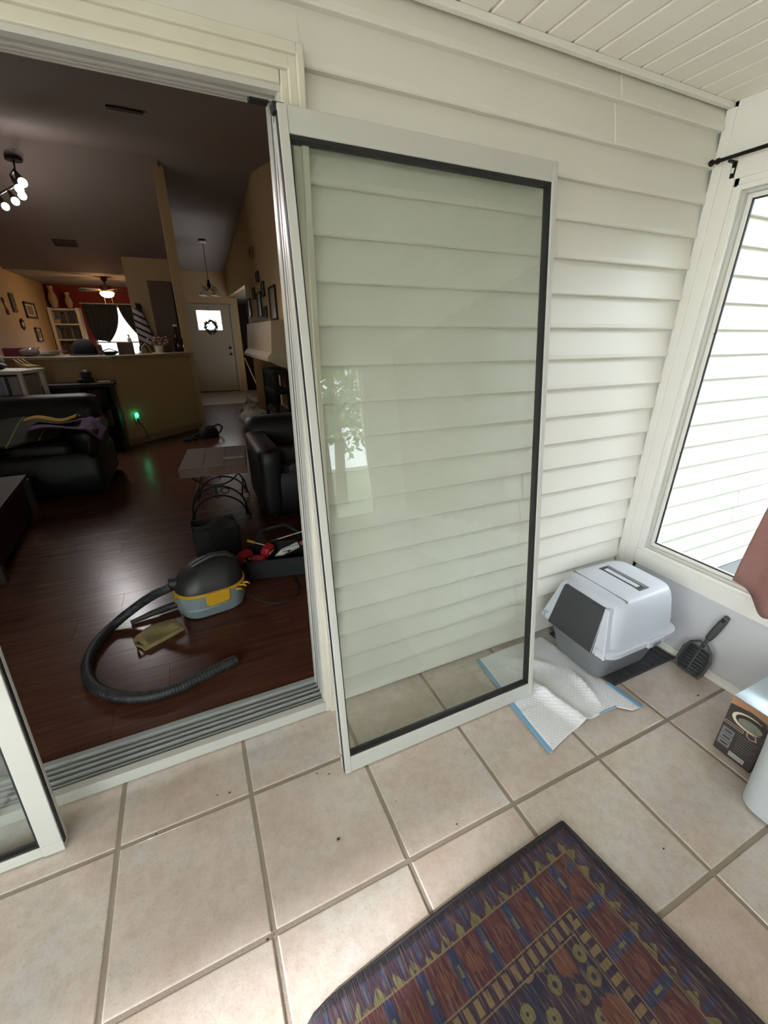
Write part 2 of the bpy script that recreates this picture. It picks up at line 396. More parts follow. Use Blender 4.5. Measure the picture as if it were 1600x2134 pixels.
def frame_yz(name, m, x0, x1, y0, y1, z0, z1, t, parent):
    """picture frame of four members in a wall that runs along y"""
    sbox(name, (x0, y0, z0), (x1, y0 + t, z1), m, parent, .002); sbox(name, (x0, y1 - t, z0), (x1, y1, z1), m, parent, .002)
    sbox(name, (x0, y0 + t, z0), (x1, y1 - t, z0 + t), m, parent, .002); sbox(name, (x0, y0 + t, z1 - t), (x1, y1 - t, z1), m, parent, .002)
frame_yz('outer_frame', M_WHITE, XR - .004, XR + .085, -1.5, -.098, ZS, 2.008, .018, w1)
frame_yz('stop_frame', M_ALU, XR + .012, XR + .07, -1.482, -.116, ZS + .018, 1.99, .012, w1)
frame_yz('sash_frame', M_WHITE, XR + .03, XR + .055, -1.47, -.128, ZS + .03, 1.978, .016, w1)
frame_yz('glazing_gasket', M_BLACK, XR + .036, XR + .048, -1.454, -.144, ZS + .046, 1.962, .004, w1)
sbox('pane', (XR + .041, -1.452, ZS + .048), (XR + .045, -.146, 1.96), M_WGLASS, w1)
sbox('sill_ledge', (XR + .09, -1.5, ZS - .02), (XR + .14, -.03, ZS + .012), M_WHITE, w1, .004)
for z in (1.30, .80): sbox('frame_clip', (XR - .008, -.112, z - .07), (XR - .002, -.100, z + .07), M_WHITE, w1, .002)
for z in (1.49, .975): MB().tube([(XR + .034, -.143, z), (XR + .02, -.158, z + .002), (XR + .012, -.164, z + .006)], .0022, 6).build('screen_hook', M_IRON, w1)
frame_yz('outer_frame', M_WHITE, XR - .004, XR + .085, -2.88, -1.5, ZS, 2.008, .018, w1)
frame_yz('sash_frame', M_WHITE, XR + .03, XR + .055, -2.862, -1.518, ZS + .018, 1.99, .028, w1)
sbox('pane', (XR + .041, -2.835, ZS + .046), (XR + .045, -1.545, 1.962), M_WGLASS, w1)

# front wall behind the camera and left end wall: knee wall with windows -----------------------------
wf = struct('wall_front')
sbox('knee_wall', (XL, YF - .09, 0), (XR + .09, YF, ZS), M_KNEE, wf); sbox('header', (XL, YF - .09, 2.2), (XR + .09, YF, ZC + .02), M_WHITE, wf)
FW = [(-9.2, -5.95, 2.0), (-3.6, -1.75, 2.2), (-1.6, -.5, 2.2), (.95, 1.41, 2.0)]  # mostly unseen openings, placed and sized for the light they let in
xs = [XL] + [a for w in FW for a in w[:2]] + [XR + .09]
for a, b in zip(xs[::2], xs[1::2]): sbox('mullion_post', (a, YF - .09, ZS), (b, YF, 2.2), M_WHITE, wf)
for n_, (a, b, zh) in enumerate(FW):
    w = struct('window_%d' % (n_ + 2))
    if zh < 2.2: sbox('window_header', (a, YF - .09, zh), (b, YF, 2.2), M_WHITE, w)
    for p, q_ in (((a, ZS), (b, ZS + .035)), ((a, zh - .035), (b, zh)), ((a, ZS + .035), (a + .03, zh - .035)), ((b - .03, ZS + .035), (b, zh - .035))):
        sbox('sash_frame', (p[0], YF - .06, p[1]), (q_[0], YF - .03, q_[1]), M_WHITE, w)
    sbox('pane', (a + .03, YF - .047, ZS + .035), (b - .03, YF - .043, zh - .035), M_WGLASS, w)
wl = struct('wall_left')
sbox('knee_wall', (XL - .09, YF, 0), (XL, .12, ZS), M_KNEE, wl); sbox('header', (XL - .09, YF, 2.0), (XL, .12, ZC + .02), M_WHITE, wl)
for y0, y1 in ((YF, YF + .1), (-1.55, -1.45), (-.1, .12)): sbox('mullion_post', (XL - .09, y0, ZS), (XL, y1, 2.0), M_WHITE, wl)

# door frame in the house wall ---------------------------------------------------------------------
d1 = struct('door_1')
DL, DR, ZH = -1.70, .086, 2.040
M_JAMB = mat('jamb_aged_white', (206, 200, 184), .45, vary=.10, scale=5, bump=.05)
# brick-mould trim: stepped profile on right, top and left
for a, b, c, d, e in ((.132, .150, -.030, .01, 2.110), (.112, .133, -.022, .01, 2.089), (.094, .113, -.012, .02, 2.063)):
    sbox('casing_board', (a, c, .0), (b, d, e), M_JAMB, d1, .003)
for a, b, c in ((2.088, 2.110, -.030), (2.062, 2.089, -.022), (2.036, 2.063, -.012)):
    sbox('casing_board', (DL - .06, c, a), (.133 - (2.110 - b) * .85, .012, b), M_JAMB, d1, .003)
sbox('casing_board', (DL - .08, -.028, 0), (DL - .02, .01, 2.06), M_JAMB, d1, .003)
# head tracks
sbox('head_channel', (DL - .02, -.002, ZH + .012), (.096, .135, ZH + .036), M_BLACK, d1)
for y0, y1, z in ((-.004, .022, ZH - .016), (.050, .062, ZH - .012), (.086, .094, ZH - .006), (.128, .135, ZH + .004)):
    sbox('head_fin', (DL, y0, z), (DR + .008, y1, ZH + .014), M_ALU, d1, .001)
sbox('head_roller_block', (.03, .058, ZH - .016), (.078, .086, ZH + .012), M_BLACK, d1, .002)
# right jamb: white fins parted by dark slots
sbox('jamb_channel', (DR + .006, .0, .0), (DR + .026, .145, ZH + .02), M_BLACK, d1)
for y0, y1, x in ((-.002, .034, DR + .002), (.052, .066, DR + .004), (.080, .094, DR + .004), (.112, .146, DR + .002)):
    sbox('jamb_fin', (x, y0, .045), (DR + .024, y1, ZH + .01), M_ALU, d1, .001)
sbox('interior_jamb', (DR + .024, .146, .03), (DR + .12, .20, ZH + .03), M_TAN, d1); sbox('interior_head', (DL, .136, ZH + .034), (DR + .12, .20, ZH + .2), M_TAN, d1)
sbox('left_jamb', (DL - .03, -.004, .0), (DL, .146, ZH + .03), M_ALU, d1)
# sill and tracks
sbox('sill_face', (DL - .03, -.010, .004), (.118, .022, .052), M_ALU, d1, .003)
sbox('sill_bed', (DL - .03, .02, .0), (.108, .155, .030), M_TRACK, d1)
for y0, y1, z in ((.034, .040, .046), (.056, .062, .050), (.080, .086, .050), (.104, .112, .046), (.132, .155, .052)):
    sbox('track_rail', (DL - .02, y0, .028), (.104, y1, z), M_TRACK, d1, .001)

sbox('roof_eave', (XR + .16, -.75, 2.44), (4.6, .12, 2.56), M_WHITE); sbox('roof_fascia', (XR + .16, -.77, 2.42), (4.6, -.75, 2.60), M_WHITE)  # unseen eave added to shade the siding outside the right window
# ================================================================== OUTSIDE
M_GROUND = mat('outdoor_gravel', (128, 130, 128), .95, vary=.35, scale=60, bump=.6, bscale=80)
M_LAWN = mat('outdoor_lawn', (104, 110, 84), .95, vary=.3, scale=20, bump=.5, bscale=60)
sbox('ground_gravel', (XR + .14, -1.2, -.06), (5.2, .1, .015), M_GROUND)
sbox('ground_lawn', (-26, -26, -.14), (16, -3.09, -.03), M_LAWN)
sbox('ground_lawn_side', (1.95, -3.09, -.14), (16, -1.2, -.03), M_LAWN)
M_SHADE_LEAF = mat('hedge_leaf', (74, 92, 58), .7, vary=.35, scale=4)
for n_, (hx_, hy_) in enumerate(((3.1, -2.15), (4.75, -2.5), (6.4, -2.2))):  # unseen shrubs added to cut sky light through the right window
    t = thing('hedge_shrub', ['rounded green shrub outside the right window, nearest the porch', 'rounded green shrub outside the right window, middle of the row', 'rounded green shrub outside the right window, end of the row'][n_], 'shrub', (hx_, hy_, -.03), group='shrubs beside the porch'); rnd = random.Random(40 + n_); mb = MB()
    for k in range(2600 if n_ < 3 else 4200):
        th_, ph = rnd.random() * 2 * PI, math.acos(2 * rnd.random() - 1); rr_ = (.75 if n_ < 3 else .79) * (.5 + .5 * rnd.random() ** .5)
        c = Vector((hx_ + rr_ * math.sin(ph) * math.cos(th_), hy_ + rr_ * math.sin(ph) * math.sin(th_), 1.35 + 1.75 * rr_ * math.cos(ph)))
        a = Vector((rnd.gauss(0, 1), rnd.gauss(0, 1), rnd.gauss(0, 1))).normalized() * .085; b = a.orthogonal().normalized() * .06
        mb.add([tuple(c - a), tuple(c + b), tuple(c + a), tuple(c - b)], [(0, 1, 2, 3)])
    mb.build('foliage', M_SHADE_LEAF, t); MB().tube([(hx_, hy_, -.03), (hx_ + .05, hy_, .9), (hx_, hy_, 1.7)], lambda s_: .06 - .03 * s_, 8).build('stem', mat('tree_bark', (82, 66, 52), .9, bump=.6), t, smooth=180)
M_LEAF = mat('tree_leaf', (98, 132, 62), .6, vary=.4, scale=3); M_BARK = mat('tree_bark', (82, 66, 52), .9, bump=.6)
for n_, (tx, ty, th, cr) in enumerate([(2.6, -8.0, 5.0, 1.8), (7.4, -11.5, 6.2, 2.2), (-2.6, -12.5, 6.0, 2.2), (-11.4, -7.6, 9.6, 1.35), (-15.0, -8.2, 9.6, 1.45), (-18.0, -8.6, 9.6, 1.1)]):  # last three are unseen, added to keep sun off the nearer front windows
    t = thing('tree', ['leafy green tree standing nearest the porch front, mirrored in the leaning glass', 'tall leafy green tree behind the porch corner', 'tall leafy green tree beyond the porch lawn', 'slender tall tree at the near end of the side lawn row', 'slender tall tree in the middle of the side lawn row', 'slender tall tree at the far end of the side lawn row'][n_], 'tree', (tx, ty, -.03), group='trees outside the porch')
    MB().tube([(tx, ty, -.03), (tx + .1, ty, th * .3), (tx, ty + .1, th * .62)], lambda s: .14 - .08 * s, 10).build('trunk', M_BARK, t, smooth=180)
    mb = MB(); rnd = random.Random(n_ + 3)
    for k in range(3600):
        th_, ph = rnd.random() * 2 * PI, math.acos(2 * rnd.random() - 1); rr_ = cr * (.35 + .65 * rnd.random() ** .5) * (1 + .25 * math.sin(3 * th_) * math.sin(4 * ph))
        c = Vector((tx + rr_ * math.sin(ph) * math.cos(th_), ty + rr_ * math.sin(ph) * math.sin(th_), th * .58 + rr_ * .95 * math.cos(ph)))
        a = Vector((rnd.gauss(0, 1), rnd.gauss(0, 1), rnd.gauss(0, 1))).normalized() * (.07 + .06 * rnd.random()); b = a.orthogonal().normalized() * .05
        mb.add([tuple(c - a), tuple(c + b), tuple(c + a), tuple(c - b)], [(0, 1, 2, 3)])
    mb.build('crown', M_LEAF, t)

# ================================================================== INTERIOR SHELL
ZI = .04; XW = 1.14; YE = 11.4; XK = -2.73
fi = struct('floor_living')
sbox('subfloor', (XK, .155, -.02), (XW, 8.97, .031), M_DARKWOOD, fi)
PWD = .19; wm = {}
for r in range(int((8.97 - .157) / PWD) + 1):
    y0 = .157 + r * PWD; y1 = min(y0 + PWD - .0012, 8.968); x = XK - random.random() * 1.2
    while x < XW:
        a, b = max(x, XK), min(x + 1.2 - .0012, XW); x += 1.2
        if b - a < .03: continue
        key = (round(b - a, 2), round(y1 - y0, 3))
        if key not in wm:
            o = B((0, 0, -.009), (b - a, y1 - y0, 0)).build('floor_plank', M_WOOD, fi); wm[key] = o
        else: o = wm[key].copy(); C.objects.link(o)
        o.location = (a, y0, ZI)
M_ENTRY = mat('entry_tile', (176, 168, 158), .3, vary=.08)
fe = struct('floor_entry'); sbox('entry_bed', (XK, 8.97, -.02), (2.9, YE, .034), M_GROUT, fe)
for i in range(8):
    for j in range(6):
        sbox('entry_tile', (-.1 + i * .41, 8.975 + j * .41, .03), (.304 + i * .41, min(8.975 + j * .41 + .404, YE), ZI), M_ENTRY, fe)
def ceil_y(name, x0, x1, prof):
    P = prof + [(y, z + .08) for y, z in reversed(prof)]
    return tag(MB().loft([[(x0, y, z) for y, z in P], [(x1, y, z) for y, z in P]]).build(name, M_CEIL), kind='structure')
def cz(y): return 2.55 + (y - .15) * (3.65 - 2.55) / 6.15 if y < 6.3 else max(2.52, 3.65 - (y - 6.3) * .452)
ceil_y('ceiling_living', XK - .1, -.08, [(.12, 2.545), (6.3, 3.65), (8.8, 2.52), (YE + .1, 2.52)])
ceil_y('ceiling_entry', -.08, 3.0, [(.12, 2.545), (6.3, 3.65), (YE + .1, 2.93)])
sbox('wall_living_back', (DR + .11, .12, 0), (XW, .2, 2.7), M_TAN); sbox('wall_living_head', (XK, .137, 2.2), (DR + .12, .2, 2.7), M_TAN); sbox('wall_living_back_left', (XK, .12, 0), (DL, .2, 2.25), M_TAN)
sbox('wall_living_left', (XK - .1, .12, 0), (XK, YE, 3.9), M_TAN)
sbox('wall_living_right', (XW, .12, 0), (XW + .12, 8.2, 3.9), M_TAN); sbox('wall_entry_lintel', (XW, 8.2, 2.38), (XW + .12, YE, 3.9), M_TAN)
sbox('wall_side_hall', (2.9, 8.0, 0), (3.0, 14, 2.6), mat('shadowy_hall_paint', (70, 48, 40), .8)); sbox('wall_side_hall_end', (XW + .12, 8.1, 0), (3.0, 8.2, 2.6), M_TAN); sbox('ceiling_side_hall', (XW + .1, 8.1, 2.38), (3.0, 14, 2.5), M_CEIL); sbox('wall_side_hall_far', (1.3, 13.9, 0), (3.0, 14, 2.6), MATS['shadowy_hall_paint']); sbox('wall_side_hall_inner', (1.28, YE + .12, 0), (1.36, 14, 2.6), MATS['shadowy_hall_paint']); sbox('floor_side_hall', (1.28, YE, -.02), (3.0, 14, ZI), M_WOOD)  # dark hall wall colour stands in for the shade of the unlit hall
# front wall: tan entry section with door opening, red kitchen section with window opening
for a, b in (((-.02, 0), (.14, 3.1)), ((1.16, 0), (1.36, 3.1)), ((.14, 2.15), (1.16, 3.1)), ((1.16, 2.37), (3.0, 3.1))): sbox('wall_entry', (a[0], YE, a[1]), (b[0], YE + .12, b[1]), M_TAN)
for a, b in (((XK, 0), (-2.0, 3.1)), ((-.98, 0), (-.02, 3.1)), ((-2.0, 0), (-.98, .85)), ((-2.0, 2.12), (-.98, 3.1))): sbox('wall_red', (a[0], YE, a[1]), (b[0], YE + .12, b[1]), M_REDW)
sbox('wall_divider', (-.15, 6.43, 0), (-.02, YE, 3.9), M_TAN); sbox('wall_pantry', (-.89, 8.3, 0), (-.15, 8.42, 3.0), M_TAN)
hw = [(XK, 5.56), (-1.06, 5.5), (-.09, 6.43), (-.09, 6.6), (-1.11, 5.62), (XK, 5.68)]
tag(MB().prism(hw, 0, 1.192).build('wall_half', M_TAN), kind='structure')
tag(MB().prism([(XK, 5.535), (-1.05, 5.475), (-.079, 6.412), (-.079, 6.425), (-1.054, 5.488), (XK, 5.548)], ZI, ZI + .09).build('baseboard_half', mat('dull_baseboard', (138, 118, 92), .6)), kind='structure')
ctr = MB().prism([(XK + .01, 5.47), (-1.03, 5.40), (-.03, 6.36), (-.03, 6.41), (-.17, 6.42), (-.17, 6.95), (-1.2, 5.93), (XK + .01, 6.0)], 1.192, 1.234).build('counter_top', mat('bar_counter_laminate', (150, 134, 112), .35, vary=.15, scale=40), bevel=.008)
tag(ctr, 'beige laminate bar counter top crossing the tan half wall', 'countertop')
# tall dark pantry cabinet in the tan wall
pc = thing('pantry_cabinet', 'tall dark brown pantry cabinet standing against the tan pillar wall', 'cabinet', (-.36, 8.1, ZI))
M_BROWN = mat('brown_cabinet_door', (74, 52, 36), .5, vary=.12, stretch=(10, 2, 2))
B((-.545, 7.98, ZI), (-.165, 8.295, 2.36)).build('carcass', M_BROWN, pc); B((-.54, 7.955, ZI + .1), (-.17, 7.98, 2.35)).build('cabinet_door', M_BROWN, pc, bevel=.006)
# mantel
mt = thing('mantel_shelf', 'cream painted mantel shelf jutting from the wall below the framed photos', 'mantel', (1.0, 5.6, 1.1))
M_CREAM = mat('cream_mantel_paint', (196, 178, 146), .55, vary=.04)
B((.86, 4.9, 1.14), (XW, 7.3, 1.19)).build('shelf_board', M_CREAM, mt, bevel=.008); MB().prism([(.90, 1.14), (XW, 1.14), (XW, 1.04), (1.02, 1.08)], 4.95, 7.25, 'y').build('moulding', M_CREAM, mt)
MB().prism([(.86, 1.19), (.93, 1.26), (.96, 1.66), (XW, 1.68), (XW, 1.19)], 4.95, 7.25, 'y').build('hood_front', M_CREAM, mt)

# front door
d2 = struct('door_2')
M_DOORW = mat('entry_door_paint', (158, 142, 124), .5, vary=.04)
sbox('door_leaf', (.135, YE + .03, ZI + .01), (1.165, YE + .07, 1.60), M_DOORW, d2, .004); sbox('door_leaf', (.135, YE + .03, 1.60), (.33, YE + .07, 2.16), M_DOORW, d2); sbox('door_leaf', (.915, YE + .03, 1.60), (1.165, YE + .07, 2.16), M_DOORW, d2); sbox('door_leaf', (.33, YE + .03, 2.06), (.915, YE + .07, 2.16), M_DOORW, d2)
sbox('door_pane', (.33, YE + .045, 1.60), (.915, YE + .052, 2.06), M_WGLASS, d2)
sbox('muntin', (.33, YE + .035, 1.76), (.915, YE + .06, 1.775), M_DOORW, d2)
for a, b in (((.085, 0), (.155, 2.21)), ((1.145, 0), (1.215, 2.21)), ((.155, 2.145), (1.145, 2.21))): sbox('door_casing', (a[0], YE - .02, a[1]), (b[0], YE + .005, b[1]), M_DOORW, d2, .005)
for z in (1.0, 1.16): MB().lathe([(.0, 0), (.03, 0), (.034, .01), (.018, .018), (.02, .035), (.034, .05), (.03, .07), (.0, .075)], M=Matrix.Translation((1.04, YE + .03, z)) @ Matrix.Rotation(PI / 2, 4, 'X')).build('door_knob', M_IRON, d2, smooth=60)
sbox('threshold', (.14, YE - .03, ZI), (1.16, YE + .1, ZI + .02), M_BLACK, d2)
wr1 = thing('door_wreath', 'dark green twig wreath hanging over the front door window', 'wreath', (.63, YE - .01, 1.68))
M_WREATH = mat('dry_green_twig', (62, 66, 40), .9, vary=.4, scale=30)
rnd = random.Random(5); mb = MB()
for k in range(150):
    a = 2 * PI * k / 150; r = .13 + rnd.uniform(-.02, .02); p = Vector((.63 + r * math.cos(a), YE - .01, 1.68 + r * math.sin(a)))
    dv = Vector((rnd.uniform(-1, 1), rnd.uniform(-.4, .1), rnd.uniform(-1, 1))) * .07; mb.cyl(p, p + dv, .016, .006, 5)
mb.build('twigs', M_WREATH, wr1); MB().tube([(.63, YE - .01, 1.80), (.62, YE + .02, 2.0), (.63, YE + .025, 2.2)], .007, 6).build('ribbon', M_BLACK, wr1)
# kitchen window, curtains, rod
w5 = struct('window_6')
for a, b in (((-2.0, .85), (-1.96, 2.12)), ((-1.02, .85), (-.98, 2.12)), ((-1.96, .85), (-1.02, .89)), ((-1.96, 2.08), (-1.02, 2.12)), ((-1.96, 1.30), (-1.02, 1.335))): sbox('sash_frame', (a[0], YE + .02, a[1]), (b[0], YE + .08, b[1]), M_WHITE, w5)
sbox('pane', (-1.96, YE + .05, .89), (-1.02, YE + .055, 2.08), M_WGLASS, w5)
def drape(name, edge0, edge1, z0, z1, nu, nv, m, y, amp, waves, label):
    o = MB().grid(lambda u, v: (edge0(v) + (edge1(v) - edge0(v)) * u, y + amp * math.sin(2 * PI * waves * u) * (.4 + .6 * (1 - v)) , z0(u) + (z1 - z0(u)) * v), nu, nv).build(name, m, smooth=180, solid=.006)
    return tag(o, label, 'curtain', 'dark tied-back curtains at the kitchen window')
M_CURT = mat('charcoal_curtain_cloth', (44, 50, 52), .9, vary=.2, bump=.3)
drape('window_curtain', lambda v: -2.08 + .10 * (1 - v) ** 2, lambda v: -1.40 - .30 * (1 - v) ** 2.6, lambda u: 1.33 + .04 * (1 - u), 2.14, 60, 24, M_CURT, YE - .06, .03, 7, 'wide charcoal curtain pulled aside beside the red wall')
drape('window_curtain', lambda v: -1.38 + .36 * (1 - v) ** 1.7, lambda v: -.93 + .03 * (1 - v), lambda u: 1.40 - .1 * u, 2.14, 40, 24, M_CURT, YE - .06, .028, 5, 'narrow charcoal curtain swept to the pantry side of the kitchen window')
rod = thing('curtain_rod', 'thin pale curtain rod above the kitchen window', 'rod', (-1.5, YE - .05, 2.14)); MB().cyl((-2.14, YE - .06, 2.155), (-.90, YE - .06, 2.155), .011, seg=10).build('tube', M_ALU, rod)
for x in (-2.1, -1.0): B((x - .01, YE - .06, 2.14), (x + .01, YE, 2.17)).build('bracket', M_ALU, rod)
# neighbouring house seen through the far windows
nb = thing('neighbour_house', 'pale house across the street seen through the kitchen window', 'building', (-2.4, 20.1, 0))
M_PALE = mat('pale_house_siding', (232, 232, 230), .7, vary=.04)
B((-6.2, 20, 0), (3.0, 24, 4.2)).build('wall', M_PALE, nb); MB().prism([(-6.6, 4.2), (3.4, 4.2), (-1.6, 6.6)], 19.7, 24.3, 'y').build('roof', mat('grey_shingle_roof', (150, 150, 150), .9), nb)
for wx in (-1.55, 1.6):
    wn = B((wx, 19.93, 1.3), (wx + .9, 20.02, 2.6)).build('window', M_WHITE, nb)
    for i in range(3):
        for j in range(3): B((wx + .06 + i * .28, 19.915, 1.36 + j * .41), (wx + .30 + i * .28, 19.94, 1.72 + j * .41)).build('pane', mat('far_window_pane', (150, 158, 166), .2), wn)
sbox('ground_street', (-14, YE + .12, -.2), (14, 40, -.1), M_LAWN)

# ------------------------------------------------------------------ interior lamps
tl = thing('track_light', 'curved track light with five glowing white spot bulbs on the vaulted ceiling', 'ceiling light', (-1.75, 6.4, 3.2))
M_BULB = emitter('white_bulb', (255, 250, 244), 20.0)
bar = []
BP = [(-1.468, 5.36, 3.0), (-1.56, 5.60, 2.99), (-1.60, 5.86, 2.985), (-1.75, 6.2, 2.99), (-1.95, 6.59, 3.0)]
bar = [(x - .05, y + .02, z + .11 + .02 * math.sin(i * 2.2)) for i, (x, y, z) in enumerate(BP)]
MB().tube(bar, .012, 8).build('bar', M_IRON, tl, smooth=60)
MB().lathe([(.0, 0), (.09, 0), (.09, .03), (.0, .035)], (-1.72, 6.55, 3.49)).build('canopy', M_IRON, tl); MB().tube([(-1.72, 6.55, 3.50), (-1.66, 6.1, 3.2), bar[2]], .010, 8).build('stem', M_IRON, tl)
for k, (x, y, z) in enumerate(BP):
    p = Vector((x, y, z)); q = Vector(bar[k]); d = Vector((.25, -.55, -.75)).normalized()
    MB().cyl(q, p - d * .02, .012, .034, 12).build('spot_head', M_IRON, tl); MB().blob(tuple(p), (.042, .042, .042), 12, 8).build('bulb', M_BULB, tl, smooth=180)
    light('spot_glow', 'SPOT', tuple(p + d * .07), 5.8, (1.0, .93, .92), .04, tl, spot_size=math.radians(125), spot_blend=.6, rotation_euler=(-d).to_track_quat('Z', 'Y').to_euler())
fan = thing('ceiling_fan', 'brown ceiling fan with a glowing amber bowl light and pull chains', 'ceiling fan', (-1.34, 9.4, 2.52))
fx, fy = -1.335, 9.4
MB().lathe([(0, .52), (.065, .52), (.05, .46), (.02, .44), (.016, .40), (.03, .39), (.11, .37), (.125, .33), (.11, .27), (.06, .25), (0, .25)], (fx, fy, 2.0), 20).build('motor', mat('aged_bronze', (92, 66, 48), .4, metal=.5), fan, smooth=50)
for k in range(5):
    a = 2 * PI * k / 5 + .15; M = Matrix.Translation((fx, fy, 2.29)) @ Matrix.Rotation(a, 4, 'Z') @ Matrix.Rotation(.16, 4, 'X')
    bl = MB().prism([(.16, -.05), (.30, -.065), (.52, -.07), (.56, -.03), (.56, .03), (.52, .07), (.30, .065), (.16, .05)], -.004, .004, 'z', M).build('blade', M_DARKWOOD, fan); MB().box((.08, -.015, -.006), (.2, .015, .003), M).build('blade_iron', M_IRON, bl)
MB().lathe([(0, .16), (.05, .165), (.10, .19), (.125, .235), (.12, .25), (0, .25)], (fx, fy, 2.0), 20).build('bowl', emitter('amber_bowl', (255, 196, 120), 16.0), fan, smooth=60)
for dx in (-.06, .07): MB().tube([(fx + dx, fy - .08, 2.2), (fx + dx + .005, fy - .085, 2.05)], .003, 5).build('pull_chain', M_ALU, fan)
light('bowl_glow', 'POINT', (fx, fy, 2.08), 2.2, (1.0, .78, .56), .12, fan)
ch = thing('chandelier', 'small bronze chandelier with downward glass bell shades in the entry', 'chandelier', (.56, 9.2, 2.99))
cx_, cy_ = .56, 9.2
MB().lathe([(0, .0), (.07, -.005), (.075, -.03), (.02, -.045), (0, -.045)], (cx_, cy_, 3.235), 16).build('canopy', M_ALU, ch, smooth=50); MB().tube([(cx_, cy_, 3.19), (cx_ - .002, cy_, 2.5)], .006, 6).build('stem', M_IRON, ch); MB().lathe([(0, .12), (.02, .1), (.03, .04), (.045, 0), (.02, -.05), (0, -.06)], (cx_, cy_, 2.43), 12).build('hub', M_IRON, ch, smooth=60)
for k in range(4):
    a = k * PI / 2 + .5; ex, ey = cx_ + .17 * math.cos(a), cy_ + .17 * math.sin(a)
    MB().tube([(cx_, cy_, 2.40), (cx_ + .07 * math.cos(a), cy_ + .07 * math.sin(a), 2.34), (cx_ + .15 * math.cos(a), cy_ + .15 * math.sin(a), 2.42), (ex, ey, 2.36)], .007, 6).build('arm', M_IRON, ch, smooth=180)
    MB().lathe([(.02, .0), (.035, -.02), (.045, -.07), (.075, -.12), (.07, -.12), (.04, -.07), (.03, -.02), (.015, .0)], (ex, ey, 2.36), 14).build('bell_shade', mat('frosted_glass_shade', (206, 196, 176), .3), ch, smooth=60)
def vent(x, y, w, d, lab):
    z = cz(y); t = thing('ceiling_vent', lab, 'vent', (x, y, z)); sl = math.atan2(cz(y + .05) - cz(y - .05), .1); M = Matrix.Translation((x, y, z - .004)) @ Matrix.Rotation(sl, 4, 'X')
    for a, b in (((-w, -d), (w, -d + .012)), ((-w, d - .012), (w, d)), ((-w, -d), (-w + .012, d)), ((w - .012, -d), (w, d))): MB().box((a[0], a[1], -.008), (b[0], b[1], .006), M).build('frame', mat('brown_vent', (52, 38, 34), .6), t)
    for k in range(4): yy = -d + .02 + k * (2 * d - .04) / 3; MB().box((-w + .012, yy - .006, -.005), (w - .012, yy + .006, .003), M).build('slat', mat('brown_vent', (52, 38, 34), .6), t)
vent(-.31, 3.50, .13, .045, 'dark brown ceiling vent nearest the patio door head')
vent(-1.62, 8.05, .16, .08, 'faint grey ceiling vent above the kitchen, beyond the track light')
ol = thing('night_light', 'glowing green plug-in light with a cord on the tan half wall', 'night light', (-.935, 5.60, .3))
nx, ny = -.93, 5.615
MB().box((-.035, -.006, -.055), (.035, 0, .055), Matrix.Translation((nx, ny, .40)) @ Matrix.Rotation(math.radians(44), 4, 'Z')).build('outlet_plate', M_PAPER, ol); MB().blob((nx + .012, ny - .03, .44), (.022, .02, .035), 10, 7).build('green_lens', emitter('green_lens', (60, 255, 170), 1.6), ol, smooth=180)
MB().blob((nx + .012, ny - .02, .37), (.016, .018, .02), 8, 6).build('plug', M_BLACK, ol, smooth=180); MB().tube([(nx + .012, ny - .03, .36), (nx + .06, ny + .0, .25), (nx + .09, ny + .02, .12), (nx + .05, ny - .06, .048), (nx + .2, ny + .02, .046), (nx + .5, ny + .36, .046)], .005, 6).build('cord', M_BLACK, ol, smooth=180)
# ================================================================== PORCH THINGS
def glass_leaf(name, label, x0, x1, y0, alpha, H, st_l, st_r, r_b, r_t, T=.040, thickgasket=.010, extras=True):
    """removed sliding-door leaf leaning on the wall; local x = width, z = up the leaf, y = depth"""
    t = thing(name, label, 'glass door', (x0, y0, 0.006), (-alpha, 0, 0)); W = x1 - x0
    def P(nm, a, b, m, bev=.002): return MB().box(a, b).build(nm, m, t, bevel=bev, world=False)
    P('stile', (0, 0, 0), (st_l, T, H), M_ALU); P('stile', (W - st_r, 0, 0), (W, T, H), M_ALU)
    P('bottom_rail', (st_l, .002, .0), (W - st_r, T - .002, r_b), M_ALU); P('top_rail', (st_l, .002, H - r_t), (W - st_r, T - .002, H), M_ALU)
    g = thickgasket
    for a, b in (((st_l, r_b), (st_l + .004, H - r_t)), ((W - st_r - g, r_b), (W - st_r, H - r_t)), ((st_l, r_b), (W - st_r, r_b + g)), ((st_l, H - r_t - g), (W - st_r, H - r_t))):
        P('gasket', (a[0], .006, a[1]), (b[0], .030, b[1]), M_BLACK, 0)
    P('pane', (st_l + .003, .016, r_b + g * .6), (W - st_r - g * .6, .021, H - r_t - g * .6), M_GLASS, 0)
    return t, P, W
ALPHA = math.atan2(.268, 1.99)
gd, P, W = glass_leaf('sliding_glass_door', 'tall white framed glass door leaf leaning against the cream siding', .073, .953, -.312, ALPHA, 2.0, .024, .020, .066, .056)
P('weatherstrip', (-.0012, .002, .004), (.0036, .020, 1.985), M_BLACK, 0)        # dark groove on the edge turned to the doorway
P('edge_channel', (-.003, .022, .004), (.002, .042, 1.975), M_ALU, .001)
P('top_roller', (-.008, .008, 1.985), (.020, .03, 2.006), M_BLACK, .002); P('screw_hole', (-.0048, .022, .062), (-.0036, .028, .072), M_BLACK, 0)
gl2, P2, W2 = glass_leaf('sliding_glass_door', 'white framed glass door leaf cropped at the left edge beside the sill', -1.66, -.806, -.172, math.atan2(.125, 1.0), 2.0, .05, .056, .036, .056, thickgasket=.007)
P2('weatherstrip', (W2 - .0005, .006, .02), (W2 + .003, .02, 1.98), M_BLACK, 0); P2('edge_channel', (W2 - .001, .022, .03), (W2 + .004, .036, 1.98), M_ALU, .001)
